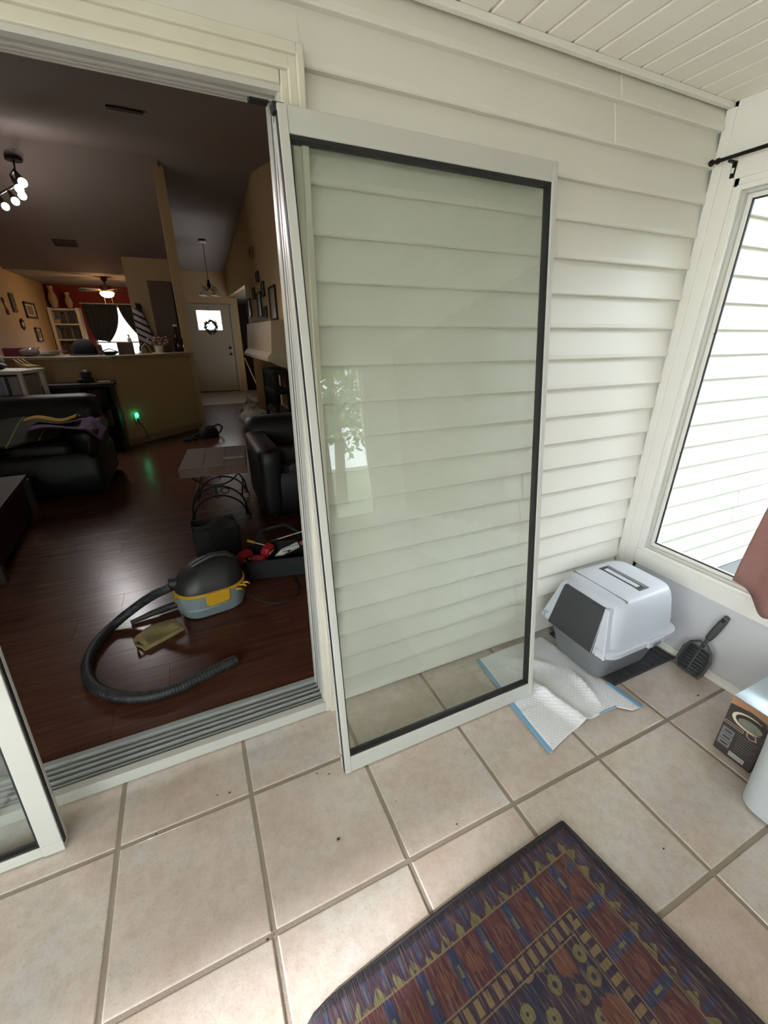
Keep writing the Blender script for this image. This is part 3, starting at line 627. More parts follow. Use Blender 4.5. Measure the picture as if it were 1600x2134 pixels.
P2('corner_cap', (W2 - .052, -.0015, .0), (W2 + .001, .003, .038), M_ALU, .001)

# litter tray with hood ------------------------------------------------------------------------------
lm = thing('litter_mat', 'dark ribbed rubber mat under the hooded litter box', 'mat', (1.53, -.23, 0))
M_RUB = mat('dark_rubber_mat', (62, 62, 66), .8, bump=.5, bscale=200)
B((1.335, -.428, 0.001), (1.768, -.03, .006)).build('mat_base', M_RUB, lm, bevel=.002)
for k in range(9): B((1.345 + k * .047, -.424, .006), (1.371 + k * .047, -.034, .010)).build('rib', M_RUB, lm)
for y in (-.428, -.036): B((1.335, y, .005), (1.768, y + .006, .014)).build('lip', M_RUB, lm)
lb = thing('litter_box', 'hooded cat litter box, pale grey lid on dark grey base', 'litter box', (1.47, -.235, .011))
M_LG = mat('pale_grey_plastic', (188, 192, 200), .38, vary=.03); M_DG = mat('dark_grey_plastic', (112, 114, 117), .45, vary=.05); M_FLAP = mat('smoky_flap_plastic', (52, 54, 57), .3, vary=.08)
bx, by = 1.455, -.238; Z0 = .012
# lower tray
MB().rr([(Z0, bx, by, .165, .125, .05), (Z0 + .004, bx, by, .175, .135, .05), (Z0 + .11, bx, by, .20, .158, .06), (Z0 + .185, bx, by, .224, .180, .07), (Z0 + .192, bx, by, .235, .19, .07)], 6).build('tray', M_DG, lb, smooth=40)
# rim of hood
RL_ = [rrect(*l, seg=6) for l in [(.196, bx, by, .236, .191, .075), (.194, bx, by, .250, .205, .08), (.220, bx, by, .252, .207, .08), (.227, bx, by, .246, .201, .08), (.227, bx, by, .232, .187, .075)]]
MB().loft([[lv[i] for lv in RL_] for i in list(range(15, 28)) + list(range(0, 13))]).build('hood_rim', M_LG, lb, smooth=40)
# hood shell: top is domed, front (toward the doorway, -x) carries the entrance
HT = .432
MB().rr([(.224, bx + .002, by, .232, .187, .075), (.28, bx + .006, by, .226, .182, .075), (.365, bx + .014, by, .210, .168, .075), (.400, bx + .017, by, .200, .160, .075), (.420, bx + .018, by, .190, .150, .07), (.430, bx + .019, by, .174, .135, .06), (HT + .002, bx + .019, by, .10, .08, .05)], 7).build('hood', M_LG, lb, smooth=50)
fx0 = lambda z: bx - .232 + (z - .224) * .20 + .002
def front_panel(y0a, y1a, z0, y0b, y1b, z1, out, low=None): low = out if low is None else low; return MB().loft([[(fx0(z0) - low, y0a, z0), (fx0(z0) - low, y1a, z0), (fx0(z0) + .03, y1a, z0), (fx0(z0) + .03, y0a, z0)], [(fx0(z1) - out, y0b, z1), (fx0(z1) - out, y1b, z1), (fx0(z1) + .03, y1b, z1), (fx0(z1) + .03, y0b, z1)]])
front_panel(by - .126, by + .130, .186, by - .114, by + .114, .397, .004, .010).build('entrance_flap', M_FLAP, lb, bevel=.004)
front_panel(by - .185, by - .118, .190, by - .130, by - .108, .402, .004).build('front_cheek', M_LG, lb, bevel=.004)
front_panel(by + .128, by + .185, .190, by + .108, by + .130, .402, .004).build('front_cheek', M_LG, lb, bevel=.004)
# lid seams, filter door and carry handle
B((bx - .115, by - .145, HT - .012), (bx - .112, by + .145, HT + .0015)).build('lid_seam', M_DG, lb)
def ring(x0, x1, y0, y1, w, z0, z1, nm, m, par):
    return MB().box((x0, y0, z0), (x1, y0 + w, z1)).box((x0, y1 - w, z0), (x1, y1, z1)).box((x0, y0 + w, z0), (x0 + w, y1 - w, z1)).box((x1 - w, y0 + w, z0), (x1, y1 - w, z1)).build(nm, m, par)
hd = B((bx + .012, by - .108, HT - .004), (bx + .078, by + .108, HT + .0035)).build('carry_handle_well', M_FLAP, lb, bevel=.003)
B((bx + .020, by - .085, HT + .002), (bx + .044, by + .085, HT + .007)).build('carry_handle', M_LG, hd, bevel=.002); B((bx + .052, by - .10, HT + .002), (bx + .07, by + .10, HT + .0052)).build('carry_handle_edge', M_DG, hd, bevel=.002)
B((bx + .122, by - .125, HT - .016), (bx + .133, by + .125, HT - .004)).build('rear_groove', M_DG, lb, bevel=.003)
for (lx, ly, w, d) in ((bx + .06, by - .209, .05, .012), (bx + .06, by + .209, .05, .012)):
    lt = B((lx - w, ly - d / 2, .190), (lx + w, ly + d / 2, .229)).build('latch', M_LG, lb, bevel=.003)
    B((lx - w * .5, ly - d * .75, .194), (lx + w * .5, ly + d * .75, .215)).build('latch_tab', M_DG, lt, bevel=.002)
# scoop
sc = thing('litter_scoop', 'dark grey slotted litter scoop propped against the knee wall', 'scoop', (1.75, -.52, 0))
M_SC = mat('charcoal_plastic', (70, 72, 74), .5, vary=.1)
A = Vector((1.735, -.505, .004)); Bv = Vector((1.772, -.518, .165)); E_ = Vector((1.783, -.560, .335))
uu = (Bv - A).normalized(); ww = Vector((0, 1, 0)); ww = (ww - uu * ww.dot(uu)).normalized(); nn = uu.cross(ww)
def sp(s, w, n): return tuple(A + uu * s + ww * w + nn * n)
Lh = (Bv - A).length
out_ = [(0, .038), (.0, .050), (.03, .060), (.10, .060), (.14, .045), (Lh, .018)]
def slab(pts, n0, n1): return MB().loft([[sp(s, w, n0) for s, w in pts], [sp(s, w, n1) for s, w in pts]])
rim_ = [(s, w) for s, w in out_] + [(s, -w) for s, w in reversed(out_)]
MB().tube([sp(s, w, .006) for s, w in rim_], .006, 6, closed=True).build('scoop_rim', M_SC, sc, smooth=180)
slab([(.006, .05), (.03, .056), (.10, .056), (.135, .043), (.135, -.043), (.10, -.056), (.03, -.056), (.006, -.05)], -.001, .0015).build('scoop_pan', mat('dark_slots', (40, 41, 43), .6), sc)
for k in range(7): MB().tube([sp(.012 + k * .018, -.047 + abs(k - 3) * .002, .005), sp(.012 + k * .018, .047 - abs(k - 3) * .002, .005)], .0045, 6).build('scoop_bar', M_SC, sc, smooth=180)
MB().tube([sp(.01, 0, .006), sp(.138, 0, .006)], .005, 6).build('scoop_spine', M_SC, sc, smooth=180)
MB().tube([tuple(Bv - uu * .02), tuple(Bv + (E_ - Bv) * .22)], .009, 8).build('scoop_neck', M_SC, sc, smooth=180)
MB().tube([tuple(Bv + (E_ - Bv) * s) for s in (.16, .2, .4, .6, .8, .93, 1.0)], lambda s: .011 + .006 * math.sin(PI * min(1, s * 1.1)), 10).build('scoop_handle', M_SC, sc, smooth=180)
MB().tube([tuple(Bv + (E_ - Bv) * s + Vector((-.013, 0, 0))) for s in (.86, .95)], .006, 8).build('hang_hole', M_BLACK, sc, smooth=180)

# absorbent pad --------------------------------------------------------------------------------------
q = NT('quilted_pad'); v = q.coords((1, 1, 1)); r45 = q.n('ShaderNodeMapping', Vector=v, Scale=(1, 1, 1)); r45.inputs['Rotation'].default_value = (0, 0, PI / 4)
vo = q.n('ShaderNodeTexVoronoi', Vector=r45, Scale=72.0, Randomness=0.0); q.set(color=q.mix(q.noise(v, 6), srgb(222, 224, 228), srgb(236, 237, 240)), rough=.85); q.bump(vo.outputs['Distance'], .45, .006); M_PAD = q.m
M_BLUE = mat('blue_plastic_film', (118, 168, 204), .35, vary=.08)
pd = thing('absorbent_pad', 'crumpled white quilted training pad with blue edging', 'pad', (1.08, -.3, 0))
def pad_h(x, y):
    s, t_ = (x - .83) / .52, (y + .56) / .54
    def ridge(ax, ay, bx_, by_, w, h):
        d = Vector((bx_ - ax, by_ - ay)); L = d.length; d /= L; p_ = Vector((x - ax, y - ay)); al = p_.dot(d); pe = abs(p_.x * d.y - p_.y * d.x)
        return h * max(0, 1 - pe / w) ** 1.5 * max(0, min(1, (al + .05) / .1, (L + .05 - al) / .1))
    flat = max(0.0, min(1.0, (x - .955) / .06, 1.0)) if -.36 < y < -.22 else 1.0
    return .003 + flat * (ridge(1.06, -.54, .97, -.16, .055, .030) + ridge(1.18, -.47, 1.22, -.30, .045, .022) + ridge(.90, -.30, 1.04, -.33, .05, .014) + ridge(1.0, -.1, 1.15, -.2, .06, .02) + .003 * (1 + math.sin(9 * s + 4 * t_)))
def pad_xy(u, v):
    v = max(0, v); xl = .818 + .045 * v ** 1.2; xr_ = 1.342 - .05 * v
    yb = -.558 + .05 * math.sin(PI * u) * .6 + .03 * u - (.035 if u > .80 else 0) * min(1, (u - .80) * 12) ; yt = -.025
    return xl + (xr_ - xl) * u, yb + (yt - yb) * v
MB().grid(lambda u, v: (*pad_xy(u, v), pad_h(*pad_xy(u, v)) * (1 if .02 < u < .98 else .4)), 60, 60).build('quilted_sheet', M_PAD, pd, smooth=180, solid=.002)
def strip(u0, u1, v0, v1, nm): MB().grid(lambda a, b: (pad_xy(u0 + (u1 - u0) * a, v0 + (v1 - v0) * b)[0], pad_xy(u0 + (u1 - u0) * a, v0 + (v1 - v0) * b)[1], pad_h(*pad_xy(u0 + (u1 - u0) * a, v0 + (v1 - v0) * b)) * (1 if u0 > .02 else .6) + .0025), 6, 30).build(nm, M_BLUE, pd, smooth=180, solid=.0012)
strip(-.012, .035, 0, 1, 'blue_edging'); strip(.965, 1.008, 0, .3, 'blue_edging'); strip(.62, .80, -.012, .012, 'blue_edging')

# printed carton and plastic bin at the right edge -----------------------------------------------------
cb = thing('litter_carton', 'dark printed carton with a shiny silver top near the knee wall', 'carton', (1.49, -.86, 0))
M_CART = mat('dark_printed_card', (66, 58, 56), .45, vary=.1); M_FOIL = mat('silver_foil_card', (190, 204, 216), .18, metal=.85, vary=.2, scale=14)
x0, x1, y0, y1, H = 1.425, 1.66, -.922, -.796, .262
B((x0, y0, .001), (x1, y1, H)).build('carton_body', M_CART, cb, bevel=.002); B((x0, y0, H), (x1, y1, H + .004)).build('carton_top', M_FOIL, cb, bevel=.001)
xp = x0 - .0012
def pr(nm, poly, m, dx=0.0): return MB().prism(poly, xp - dx, x0 + .001, 'x').build(nm, m, cb)
L0 = y1 - y0
def Y(a): return y1 - a * L0
pr('orange_band', [(Y(0), H), (Y(1), H), (Y(1), H * .88), (Y(.5), H * .92), (Y(0), H * .87)], mat('orange_print', (172, 128, 96), .5))
arc = [(Y(.14 + .30 - .30 * math.cos(a)), H * (.72 + .11 * math.sin(a))) for a in [PI * k / 10 * 1.0 for k in range(11)]]
oval = lambda cu, cz_, ru, rz: [(Y(cu + ru * math.cos(2 * PI * k / 20)), H * (cz_ + rz * math.sin(2 * PI * k / 20))) for k in range(20)]
pr('cream_swoosh', oval(.55, .72, .42, .125), mat('cream_print', (222, 212, 188), .5), .0004); pr('dark_swirl', oval(.62, .725, .40, .105), mat('brown_print', (50, 42, 40), .5), .0008); pr('gravel_picture', oval(.60, .70, .30, .075), mat('gravel_print', (128, 128, 118), .6, vary=.5, scale=90), .0012)
def frame_print(u0, u1, z0, z1, m, w=.012):
    for a, b in (((u0, z0), (u1, z0 + w)), ((u0, z1 - w), (u1, z1)), ((u0, z0), (u0 + w, z1)), ((u1 - w, z0), (u1, z1))): pr('print_line', [(Y(a[0]), H * a[1]), (Y(b[0]), H * a[1]), (Y(b[0]), H * b[1]), (Y(a[0]), H * b[1])], m, .0006)
M_PINK = mat('pale_pink_print', (196, 168, 164), .5)
frame_print(.02, .52, .53, .575, M_PINK, .008)
pr('crest_print', [(Y(.58), H * .60), (Y(.60), H * .53), (Y(.70), H * .50), (Y(.86), H * .53), (Y(.80), H * .60)], M_PINK, .0004); pr('crest_inner', [(Y(.61), H * .59), (Y(.63), H * .54), (Y(.71), H * .515), (Y(.82), H * .54), (Y(.78), H * .59)], M_CART, .0009)
M_GREYP = mat('grey_print', (120, 120, 122), .5); M_DIM = mat('dim_print', (96, 94, 92), .5)
for k in range(3): pr('print_block', [(Y(.05), H * (.36 - .11 * k)), (Y(.36), H * (.36 - .11 * k)), (Y(.36), H * (.46 - .11 * k)), (Y(.05), H * (.46 - .11 * k))], M_GREYP, .0004); pr('print_stroke', [(Y(.12), H * (.395 - .11 * k)), (Y(.31), H * (.395 - .11 * k)), (Y(.31), H * (.425 - .11 * k)), (Y(.12), H * (.425 - .11 * k))], M_CART, .0008)
for k in range(8): z = .46 - .042 * k; pr('print_row', [(Y(.46), H * z), (Y(.93 - .05 * (k % 3)), H * z), (Y(.93 - .05 * (k % 3)), H * (z + .018)), (Y(.46), H * (z + .018))], M_DIM, .0004)
pr('code_label', [(Y(.40), H * .05), (Y(.80), H * .05), (Y(.80), H * .13), (Y(.40), H * .13)], mat('pale_label', (168, 170, 168), .5), .0005)
q = NT('milky_plastic'); q.set(color=srgb(214, 220, 224), rough=.4, trans=.2, ior=1.45); M_MILK = q.m
bn = thing('storage_bin', 'milky translucent plastic bin cropped at the right edge of the floor', 'bin', (1.50, -1.2, 0))
bnx, bny = 1.440, -1.132
MB().rr([(.0015, bnx, bny, .160, .165, .05), (.012, bnx, bny, .172, .178, .06), (.25, bnx, bny, .180, .186, .065), (.318, bnx, bny, .186, .190, .07), (.328, bnx, bny, .186, .190, .07), (.328, bnx, bny, .176, .182, .065), (.25, bnx, bny, .172, .178, .06), (.018, bnx, bny, .164, .168, .055)], 8).build('bin_body', M_MILK, bn, smooth=45)
MB().rr([(.328, bnx, bny, .190, .196, .072), (.336, bnx, bny, .190, .196, .072), (.346, bnx, bny, .172, .178, .07), (.344, bnx, bny, .150, .156, .06)], 8).build('bin_lid', M_MILK, bn, smooth=45)

# rug -----------------------------------------------------------------------------------------------------
RA, RB = Vector((-.222, -.834, 0)), Vector((.667, -.762, 0)); RW = (RB - RA).length; RL = 1.5; ra = math.atan2(RB.y - RA.y, RB.x - RA.x)
rg = thing('rug', 'dark oriental patterned woven rug on the beige tiles', 'rug', (RA.x, RA.y, .001), (0, 0, ra))
M_RUG = m_rug(RW, RL)
def rug_pt(u, v):
    x = u * RW; y = -v * RL
    y += .010 * math.sin(PI * u) + (-.018 * max(0, 1 - u / .06) ** 2 if v < .05 else 0)
    x += (-.03 * (v ** 1.0)) * 0 + (v * RL) * math.tan(ra) * 1.0 * (1 if True else 0)
    return x, y
o = MB().grid(lambda u, v: (*rug_pt(u, v), .006 + .0012 * math.sin(11 * u + 7 * v)), 50, 60).build('pile', M_RUG, rg, smooth=180, world=False, solid=.007)
for s in (0, 1): MB().tube([(*rug_pt(s, k / 30), .006) for k in range(31)], .0058, 8).build('side_binding', mat('dark_binding', (50, 44, 50), .9, bump=.4, bscale=300), rg, smooth=180, world=False)
MB().tube([(*rug_pt(k / 30, 0), .0055) for k in range(31)], .0052, 8).build('end_binding', mat('dark_binding', (50, 44, 50), .9), rg, smooth=180, world=False)

# curtain and rod on the right wall --------------------------------------------------------------------------
rd = thing('curtain_rod', 'thin black curtain rod above the right porch window', 'rod', (1.78, -1.5, 2.09))
MB().cyl((1.752, -.012, 2.094), (1.752, -2.95, 2.094), .0065, seg=10).build('tube', M_IRON, rd); MB().lathe([(0, 0), (.009, .001), (.012, .008), (.008, .014), (.0, .016)], M=Matrix.Translation((1.752, -.002, 2.094)) @ Matrix.Rotation(PI / 2, 4, 'X')).build('finial', M_IRON, rd, smooth=60)
MB().cyl((1.752, -.028, 2.094), (1.752, -.036, 2.094), .010, seg=10).build('collar', M_IRON, rd)
br = B((1.788, -.082, 2.035), (1.795, -.066, 2.088)).build('bracket', M_IRON, rd, bevel=.002); B((1.752, -.079, 2.080), (1.792, -.069, 2.087)).build('bracket_arm', M_IRON, rd); B((1.785, -.078, 2.05), (1.788, -.070, 2.066)).build('bracket_slot', M_WHITE, br)
M_RUST = mat('terracotta_curtain_cloth', (146, 106, 100), .9, vary=.12, scale=20, bump=.35, bscale=70)
def curt(u, v):
    ye = -.555 - .16 * v ** 1.3; y = ye + (-2.9 - ye) * u
    pl = math.sin(2 * PI * 13 * u + .6 * v) * .022 * min(1, u * 18)
    zb = .545 - .075 * min(1, u / .06) + .012 * math.sin(2 * PI * 13 * u)
    zt = 2.085 + .022 * math.cos(2 * PI * 26 * u)
    return (1.725 + pl - .012 * (1 - v), y, zb + (zt - zb) * v)
tag(MB().grid(curt, 260, 26).build('window_curtain', M_RUST, smooth=180, solid=.003), 'terracotta fabric curtain hanging at the right porch window', 'curtain')
tag(MB().grid(lambda u, v: (1.60 + .12 * u, -2.93 + .012 * math.sin(2 * PI * 3 * u), .75 + 1.25 * v), 24, 10).build('sheer_curtain', mat('white_sheer', (228, 228, 224), .8), smooth=180, solid=.002), 'narrow white sheer curtain in the far porch corner', 'curtain')
# crumbs of dirt
mb = MB(); rnd = random.Random(11)
for (x, y, r) in ((-.02, -.50, .006), (.02, -.28, .003), (-.32, -.20, .004), (-.36, -.19, .003), (-.02, -.26, .003), (-.27, -.65, .004), (.35, -.62, .003), (.9, -.95, .003), (1.63, -.62, .005), (-.55, -.24, .003), (.52, -.42, .002), (.20, -.47, .002)):
    mb.blob((x, y, r * .5), (r, r * .7, r * .5), 7, 5, .5)
o = tag(mb.build('dirt_crumbs', mat('dry_leaf_crumb', (66, 50, 36), .9)), 'dark specks of dirt scattered over the beige tiles', 'dirt', kind='stuff')

# ================================================================== INTERIOR THINGS
def T(*a): return Matrix.Translation(a)
RZ = lambda d: Matrix.Rotation(math.radians(d), 4, 'Z'); RX = lambda d: Matrix.Rotation(math.radians(d), 4, 'X'); RY = lambda d: Matrix.Rotation(math.radians(d), 4, 'Y')
# wet-dry vacuum ------------------------------------------------------------------------------------
M_VG = mat('grey_tank_plastic', (128, 140, 146), .4, vary=.06); M_VD = mat('charcoal_lid_plastic', (46, 46, 48), .4, vary=.1); M_YEL = mat('yellow_latch_plastic', (206, 158, 40), .4, vary=.06)
M_HOSE = mat('black_ribbed_hose', (40, 42, 46), .5)
vc = thing('shop_vacuum', 'grey and black wet-dry vacuum with yellow latches on the wood floor', 'vacuum', (-.28, .95, ZI), (0, 0, math.radians(8)))
V = T(-.285, .945, ZI) @ RZ(8)
MB().rr([(.002, 0, 0, .14, .085, .08), (.012, 0, 0, .165, .11, .10), (.06, 0, 0, .182, .125, .115), (.11, 0, 0, .186, .130, .12), (.150, 0, 0, .186, .130, .12)], 7, V).build('tank', M_VG, vc, smooth=45)
MB().rr([(.058, 0, 0, .178, .1265, .115), (.064, -.02, -.001, .16, .1305, .115), (.072, -.02, -.001, .16, .1310, .115), (.078, 0, 0, .178, .1275, .115)], 7, V).build('tank_rib', M_VG, vc, smooth=45)
MB().rr([(.150, 0, 0, .188, .132, .12), (.158, 0, 0, .190, .134, .12), (.166, 0, 0, .184, .128, .12)], 7, V).build('yellow_seam', M_YEL, vc, smooth=45)
MB().rr([(.164, 0, 0, .182, .127, .12), (.19, .0, 0, .178, .122, .115), (.235, .01, .005, .16, .108, .10), (.275, .025, .01, .125, .085, .08), (.295, .035, .012, .08, .055, .05), (.302, .035, .012, .03, .02, .02)], 7, V).build('motor_lid', M_VD, vc, smooth=60)
MB().tube([(-.10, .0, .235), (-.06, .0, .285), (.03, 0, .318), (.11, 0, .31), (.16, 0, .26), (.165, 0, .22)], .016, 10, V).build('carry_handle', M_VD, vc, smooth=180)
lt = MB().prism([(-.035, .085), (.055, .088), (.075, .10), (.080, .165), (-.05, .165), (-.048, .105)], -.142, -.128, 'y', V).build('latch', M_YEL, vc, bevel=.006)
MB().box((-.03, -.145, .145), (.06, -.139, .16), V).build('latch_grip', M_YEL, lt, bevel=.002)
for dx, dz in ((.115, .135), (.135, .155), (.155, .165)): MB().tube([(dx, -.118, dz), (dx + .02, -.135, dz + .006), (dx + .034, -.128, dz - .012)], .006, 7, V).build('cable_hook', M_YEL, vc, smooth=180)
MB().box((-.192, -.03, .10), (-.176, .0, .15), V).build('badge', mat('yellow_black_badge', (150, 120, 40), .5, vary=.5, scale=60), vc, bevel=.003)
MB().cyl((-.165, .02, .195), (-.20, .02, .20), .036, .032, 16, V).build('hose_port', M_VD, vc, smooth=50)
def catmull(P_, n=8):
    P_ = [Vector(p) for p in P_]; Q = [P_[0] * 2 - P_[1]] + P_ + [P_[-1] * 2 - P_[-2]]; out = []
    for i in range(1, len(Q) - 2):
        for k in range(n):
            t = k / n; a, b, c, d = Q[i - 1:i + 3]
            out.append(.5 * ((2 * b) + (c - a) * t + (2 * a - 5 * b + 4 * c - d) * t * t + (3 * b - a - 3 * c + d) * t ** 3))
    return out + [P_[-1]]
hz = catmull([(-.475, .905, .238), (-.56, .93, .20), (-.665, .965, .13), (-.777, .93, .072), (-.844, .797, .066), (-.857, .641, .066), (-.811, .493, .066), (-.717, .386, .066), (-.605, .327, .066), (-.494, .319, .066), (-.376, .35, .066), (-.237, .392, .066)], 26)
hs = MB().tube(hz, lambda s: .0235 + .0022 * math.sin(s * 1150), 12).build('hose', M_HOSE, vc, smooth=180)
MB().cyl(tuple(hz[-8]), tuple(hz[-1] + (hz[-1] - hz[-8]).normalized() * .02), .0255, .022, 14).build('hose_cuff', M_VD, hs, smooth=50)
# power cord
(MB().tube(catmull([(-.10, .93, .075), (-.03, .86, .048), (.06, .80, .046), (.17, .83, .046), (.21, .95, .046), (.19, 1.02, .05)], 10), .004, 7).build('power_cord', M_BLACK, vc, smooth=180))
nz = thing('floor_nozzle', 'black curved vacuum wand piece on the floor left of the vacuum tank', 'vacuum tool', (-.59, .97, ZI))
MB().tube(catmull([(-.705, .94, .054), (-.65, .955, .058), (-.60, .965, .066), (-.56, .975, .068)], 6), lambda s: .012 + .008 * s, 12).build('wand', M_VD, nz, smooth=180); MB().tube([(-.565, .974, .068), (-.50, .99, .072), (-.476, .995, .072)], .0225, 12).build('collar', M_VD, nz, smooth=60)
fb = thing('filter_bag', 'dusty tan folded paper bag lying in front of the vacuum', 'paper bag', (-.56, .78, ZI), (0, 0, math.radians(28)))
M_TANP = mat('dusty_tan_paper', (142, 124, 84), .85, vary=.25, scale=14, bump=.3)
FB = T(-.562, .778, ZI) @ RZ(28)
MB().grid(lambda u, v: (-.105 + .21 * u, -.062 + .124 * v, .030 + .010 * math.sin(6 * u + 2) * math.sin(5 * v) - .022 * max(0, (abs(u - .5) - .42) / .08)), 20, 14, FB).build('bag_top', M_TANP, fb, smooth=180, solid=.002)
MB().rr([(.001, 0, 0, .105, .062, .008), (.014, 0, 0, .107, .063, .01), (.022, 0, 0, .100, .058, .012)], 4, FB).build('bag_body', M_TANP, fb, smooth=40); MB().tube([(-.10, -.055, .018), (-.122, -.03, .034), (-.112, .005, .022), (-.10, .02, .015)], .006, 7, FB).build('torn_collar', M_TANP, fb, smooth=180)
# black tote box
bx_ = thing('black_tote', 'square black fabric tote box behind the vacuum', 'tote', (-.21, 1.58, ZI), (0, 0, math.radians(-10)))
BX = T(-.205, 1.55, ZI) @ RZ(4); M_BLKF = mat('black_fabric', (20, 20, 22), .9, bump=.3)
MB().rr([(.001, 0, 0, .135, .105, .02), (.01, 0, 0, .14, .11, .02), (.24, 0, 0, .15, .118, .02), (.255, 0, 0, .148, .116, .02), (.255, 0, 0, .14, .108, .02), (.04, 0, 0, .13, .10, .02)], 4, BX).build('body', M_BLKF, bx_, smooth=40)
MB().tube([(-.05, -.121, .23), (-.04, -.13, .18), (.04, -.13, .18), (.05, -.121, .23)], .008, 7, BX).build('handle', M_BLKF, bx_, smooth=180); MB().grid(lambda u, v: (-.14 + .28 * u, -.11 + .22 * v, .235 + .02 * math.sin(7 * u) * math.sin(5 * v)), 12, 10, BX).build('contents_cover', M_BLKF, bx_, smooth=180, solid=.004)
# tool bag with tools
tb = thing('tool_bag', 'open dark tool bag beside the black armchair', 'tool bag', (.14, 1.2, ZI)); TB = T(.15, 1.20, ZI) @ RZ(-12)
M_TB = mat('charcoal_canvas', (34, 34, 36), .9, bump=.4)
MB().rr([(.001, 0, 0, .18, .11, .03), (.01, 0, 0, .19, .12, .03), (.13, 0, 0, .20, .13, .04), (.14, 0, 0, .196, .126, .04), (.05, 0, 0, .17, .10, .03)], 5, TB).build('body', M_TB, tb, smooth=40); MB().tube([(-.15, .12, .13), (-.11, .15, .22), (.05, .16, .25), (.13, .14, .2), (.15, .12, .13)], .011, 8, TB).build('strap', M_TB, tb, smooth=180)
M_TRED = mat('red_tool_plastic', (168, 34, 44), .4, vary=.08)
for (x, y, z, a, e, lab) in ((-.055, 1.235, .165, 20, 30, 'red cordless drill body lying nearest the vacuum in the tool bag'), (.02, 1.185, .135, -25, 10, 'small red tool case below the red drill in the tool bag'), (.09, 1.24, .175, 50, 20, 'red tool grip half hidden behind the caulk tube')):
    t = thing('power_tool', lab, 'tool', (x, y, z), group='red tools in the tool bag'); M = T(x, y, z) @ RZ(a) @ RX(e)
    MB().rr([(-.035, 0, 0, .045, .028, .02), (.0, 0, 0, .052, .032, .02), (.03, 0, 0, .040, .026, .02)], 5, M).build('housing', M_TRED, t, smooth=50); MB().tube([(.0, .0, -.03), (-.01, -.01, -.08)], .017, 8, M).build('grip', M_BLACK, t, smooth=60); MB().box((-.03, -.034, -.004), (.02, -.028, .008), M).build('stripe', M_PAPER, t)
ct = thing('caulk_tube', 'white caulk tube with black lettering and pink cap poking from tool bag', 'caulk tube', (.2, 1.2, .17)); a_, b_ = Vector((.125, 1.185, .148)), Vector((.285, 1.20, .19)); dr = (b_ - a_).normalized()
q = NT('caulk_print'); w = q.n('ShaderNodeTexBrick', Vector=q.coords((1, 1, 1)), Scale=26.0, Color1=srgb(222, 220, 214), Color2=srgb(210, 208, 202), Mortar=srgb(40, 40, 44)); w.inputs['Mortar Size'].default_value = .03; q.set(color=w.outputs[0], rough=.4)
MB().cyl(a_ + dr * .05, b_, .023, seg=16).build('tube', q.m, ct, smooth=50); MB().cyl(a_, a_ + dr * .05, .003, .023, 16).build('cone', M_PAPER, ct, smooth=50); MB().cyl(b_, b_ + dr * .012, .024, seg=16).build('collar', M_BLACK, ct, smooth=50); MB().cyl(b_ + dr * .012, b_ + dr * .05, .017, .012, 12).build('cap', mat('pink_cap', (196, 86, 96), .4), ct, smooth=50)
for (p0, p1, lab) in (((.17, 1.30, .21), (.36, 1.27, .25), 'thin bright steel rod sticking out above the caulk tube'), ((.02, 1.29, .22), (.10, 1.24, .20), 'short yellow and silver screwdriver at the back of the tool bag')):
    t = thing('screwdriver', lab, 'tool', p0); MB().cyl(p0, p1, .0035, seg=8).build('shaft', M_ALU, t); d_ = (Vector(p0) - Vector(p1)).normalized(); MB().cyl(p0, tuple(Vector(p0) + d_ * .05), .009, .011, 10).build('grip', M_YEL if 'yellow' in lab else M_BLACK, t, smooth=50)
# slate table with iron ring base
tt = thing('side_table', 'brown wood topped side table on black wrought iron rings', 'table', (-.1, 2.5, ZI)); TT = T(-.095, 2.50, ZI) @ RZ(-7)
M_TOP = mat('dull_brown_top', (92, 66, 50), .62, vary=.2, stretch=(1, 9, 1))
MB().box((-.255, -.34, .405), (.255, .34, .475), TT).build('table_top', M_TOP, tt, bevel=.004)
for k in range(3): MB().box((-.25 + k * .168, -.335, .475), (-.086 + k * .168, .335, .478), TT).build('top_board', M_TOP, tt)
for yy in (-.27, .27):
    for (cz_, up_) in ((.30, False), (.42, False), (.10, True), (.02, True)):
        r = .20 if not up_ else .21
        pts = [(r * math.cos(a), yy, (cz_ + .17 - .0) - (.17) * math.sin(a)) if not up_ else (r * math.cos(a), yy, cz_ + .19 * math.sin(a)) for a in [PI * k / 16 for k in range(17)]]
        pts = [(x, y, min(z, .404)) for x, y, z in pts]
        MB().tube(pts, .008, 7, TT).build('iron_ring', M_IRON, tt, smooth=180)
    for sx in (-1, 1):
        MB().tube([(sx * .21, yy, .12), (sx * .215, yy, .05), (sx * .235, yy, .004)], .009, 7, TT).build('leg', M_IRON, tt, smooth=180); MB().tube([(sx * .06 + .03 * math.cos(a), yy, .25 + .022 * math.sin(a)) for a in [2 * PI * k / 12 for k in range(12)]], .005, 6, TT, True).build('scroll', M_IRON, tt, smooth=180)
    MB().box((-.02, yy - .006, .19), (.0, yy + .006, .31), TT).build('tie_plate', M_IRON, tt)
for sx in (-1, 1): MB().tube([(sx * .19, -.27, .19), (sx * .19, .27, .19)], .007, 7, TT).build('stretcher', M_IRON, tt, smooth=180)
nt = thing('note_sheet', 'scribbled paper slip lying on the side table top', 'paper', (.03, 2.40, .519)); NM = T(.045, 2.375, .519) @ RZ(-5); MB().box((-.09, -.05, 0), (.09, .05, .0015), NM).build('sheet', mat('grey_card', (98, 84, 72), .8), nt)
for k in range(2):
    MB().tube([(-.08 + .16 * i / 24, -.02 + .04 * k + .014 * math.sin(i * 2.3 + k), .0025) for i in range(25)], .0025, 5, NM).build('scribble', M_PAPER, nt)
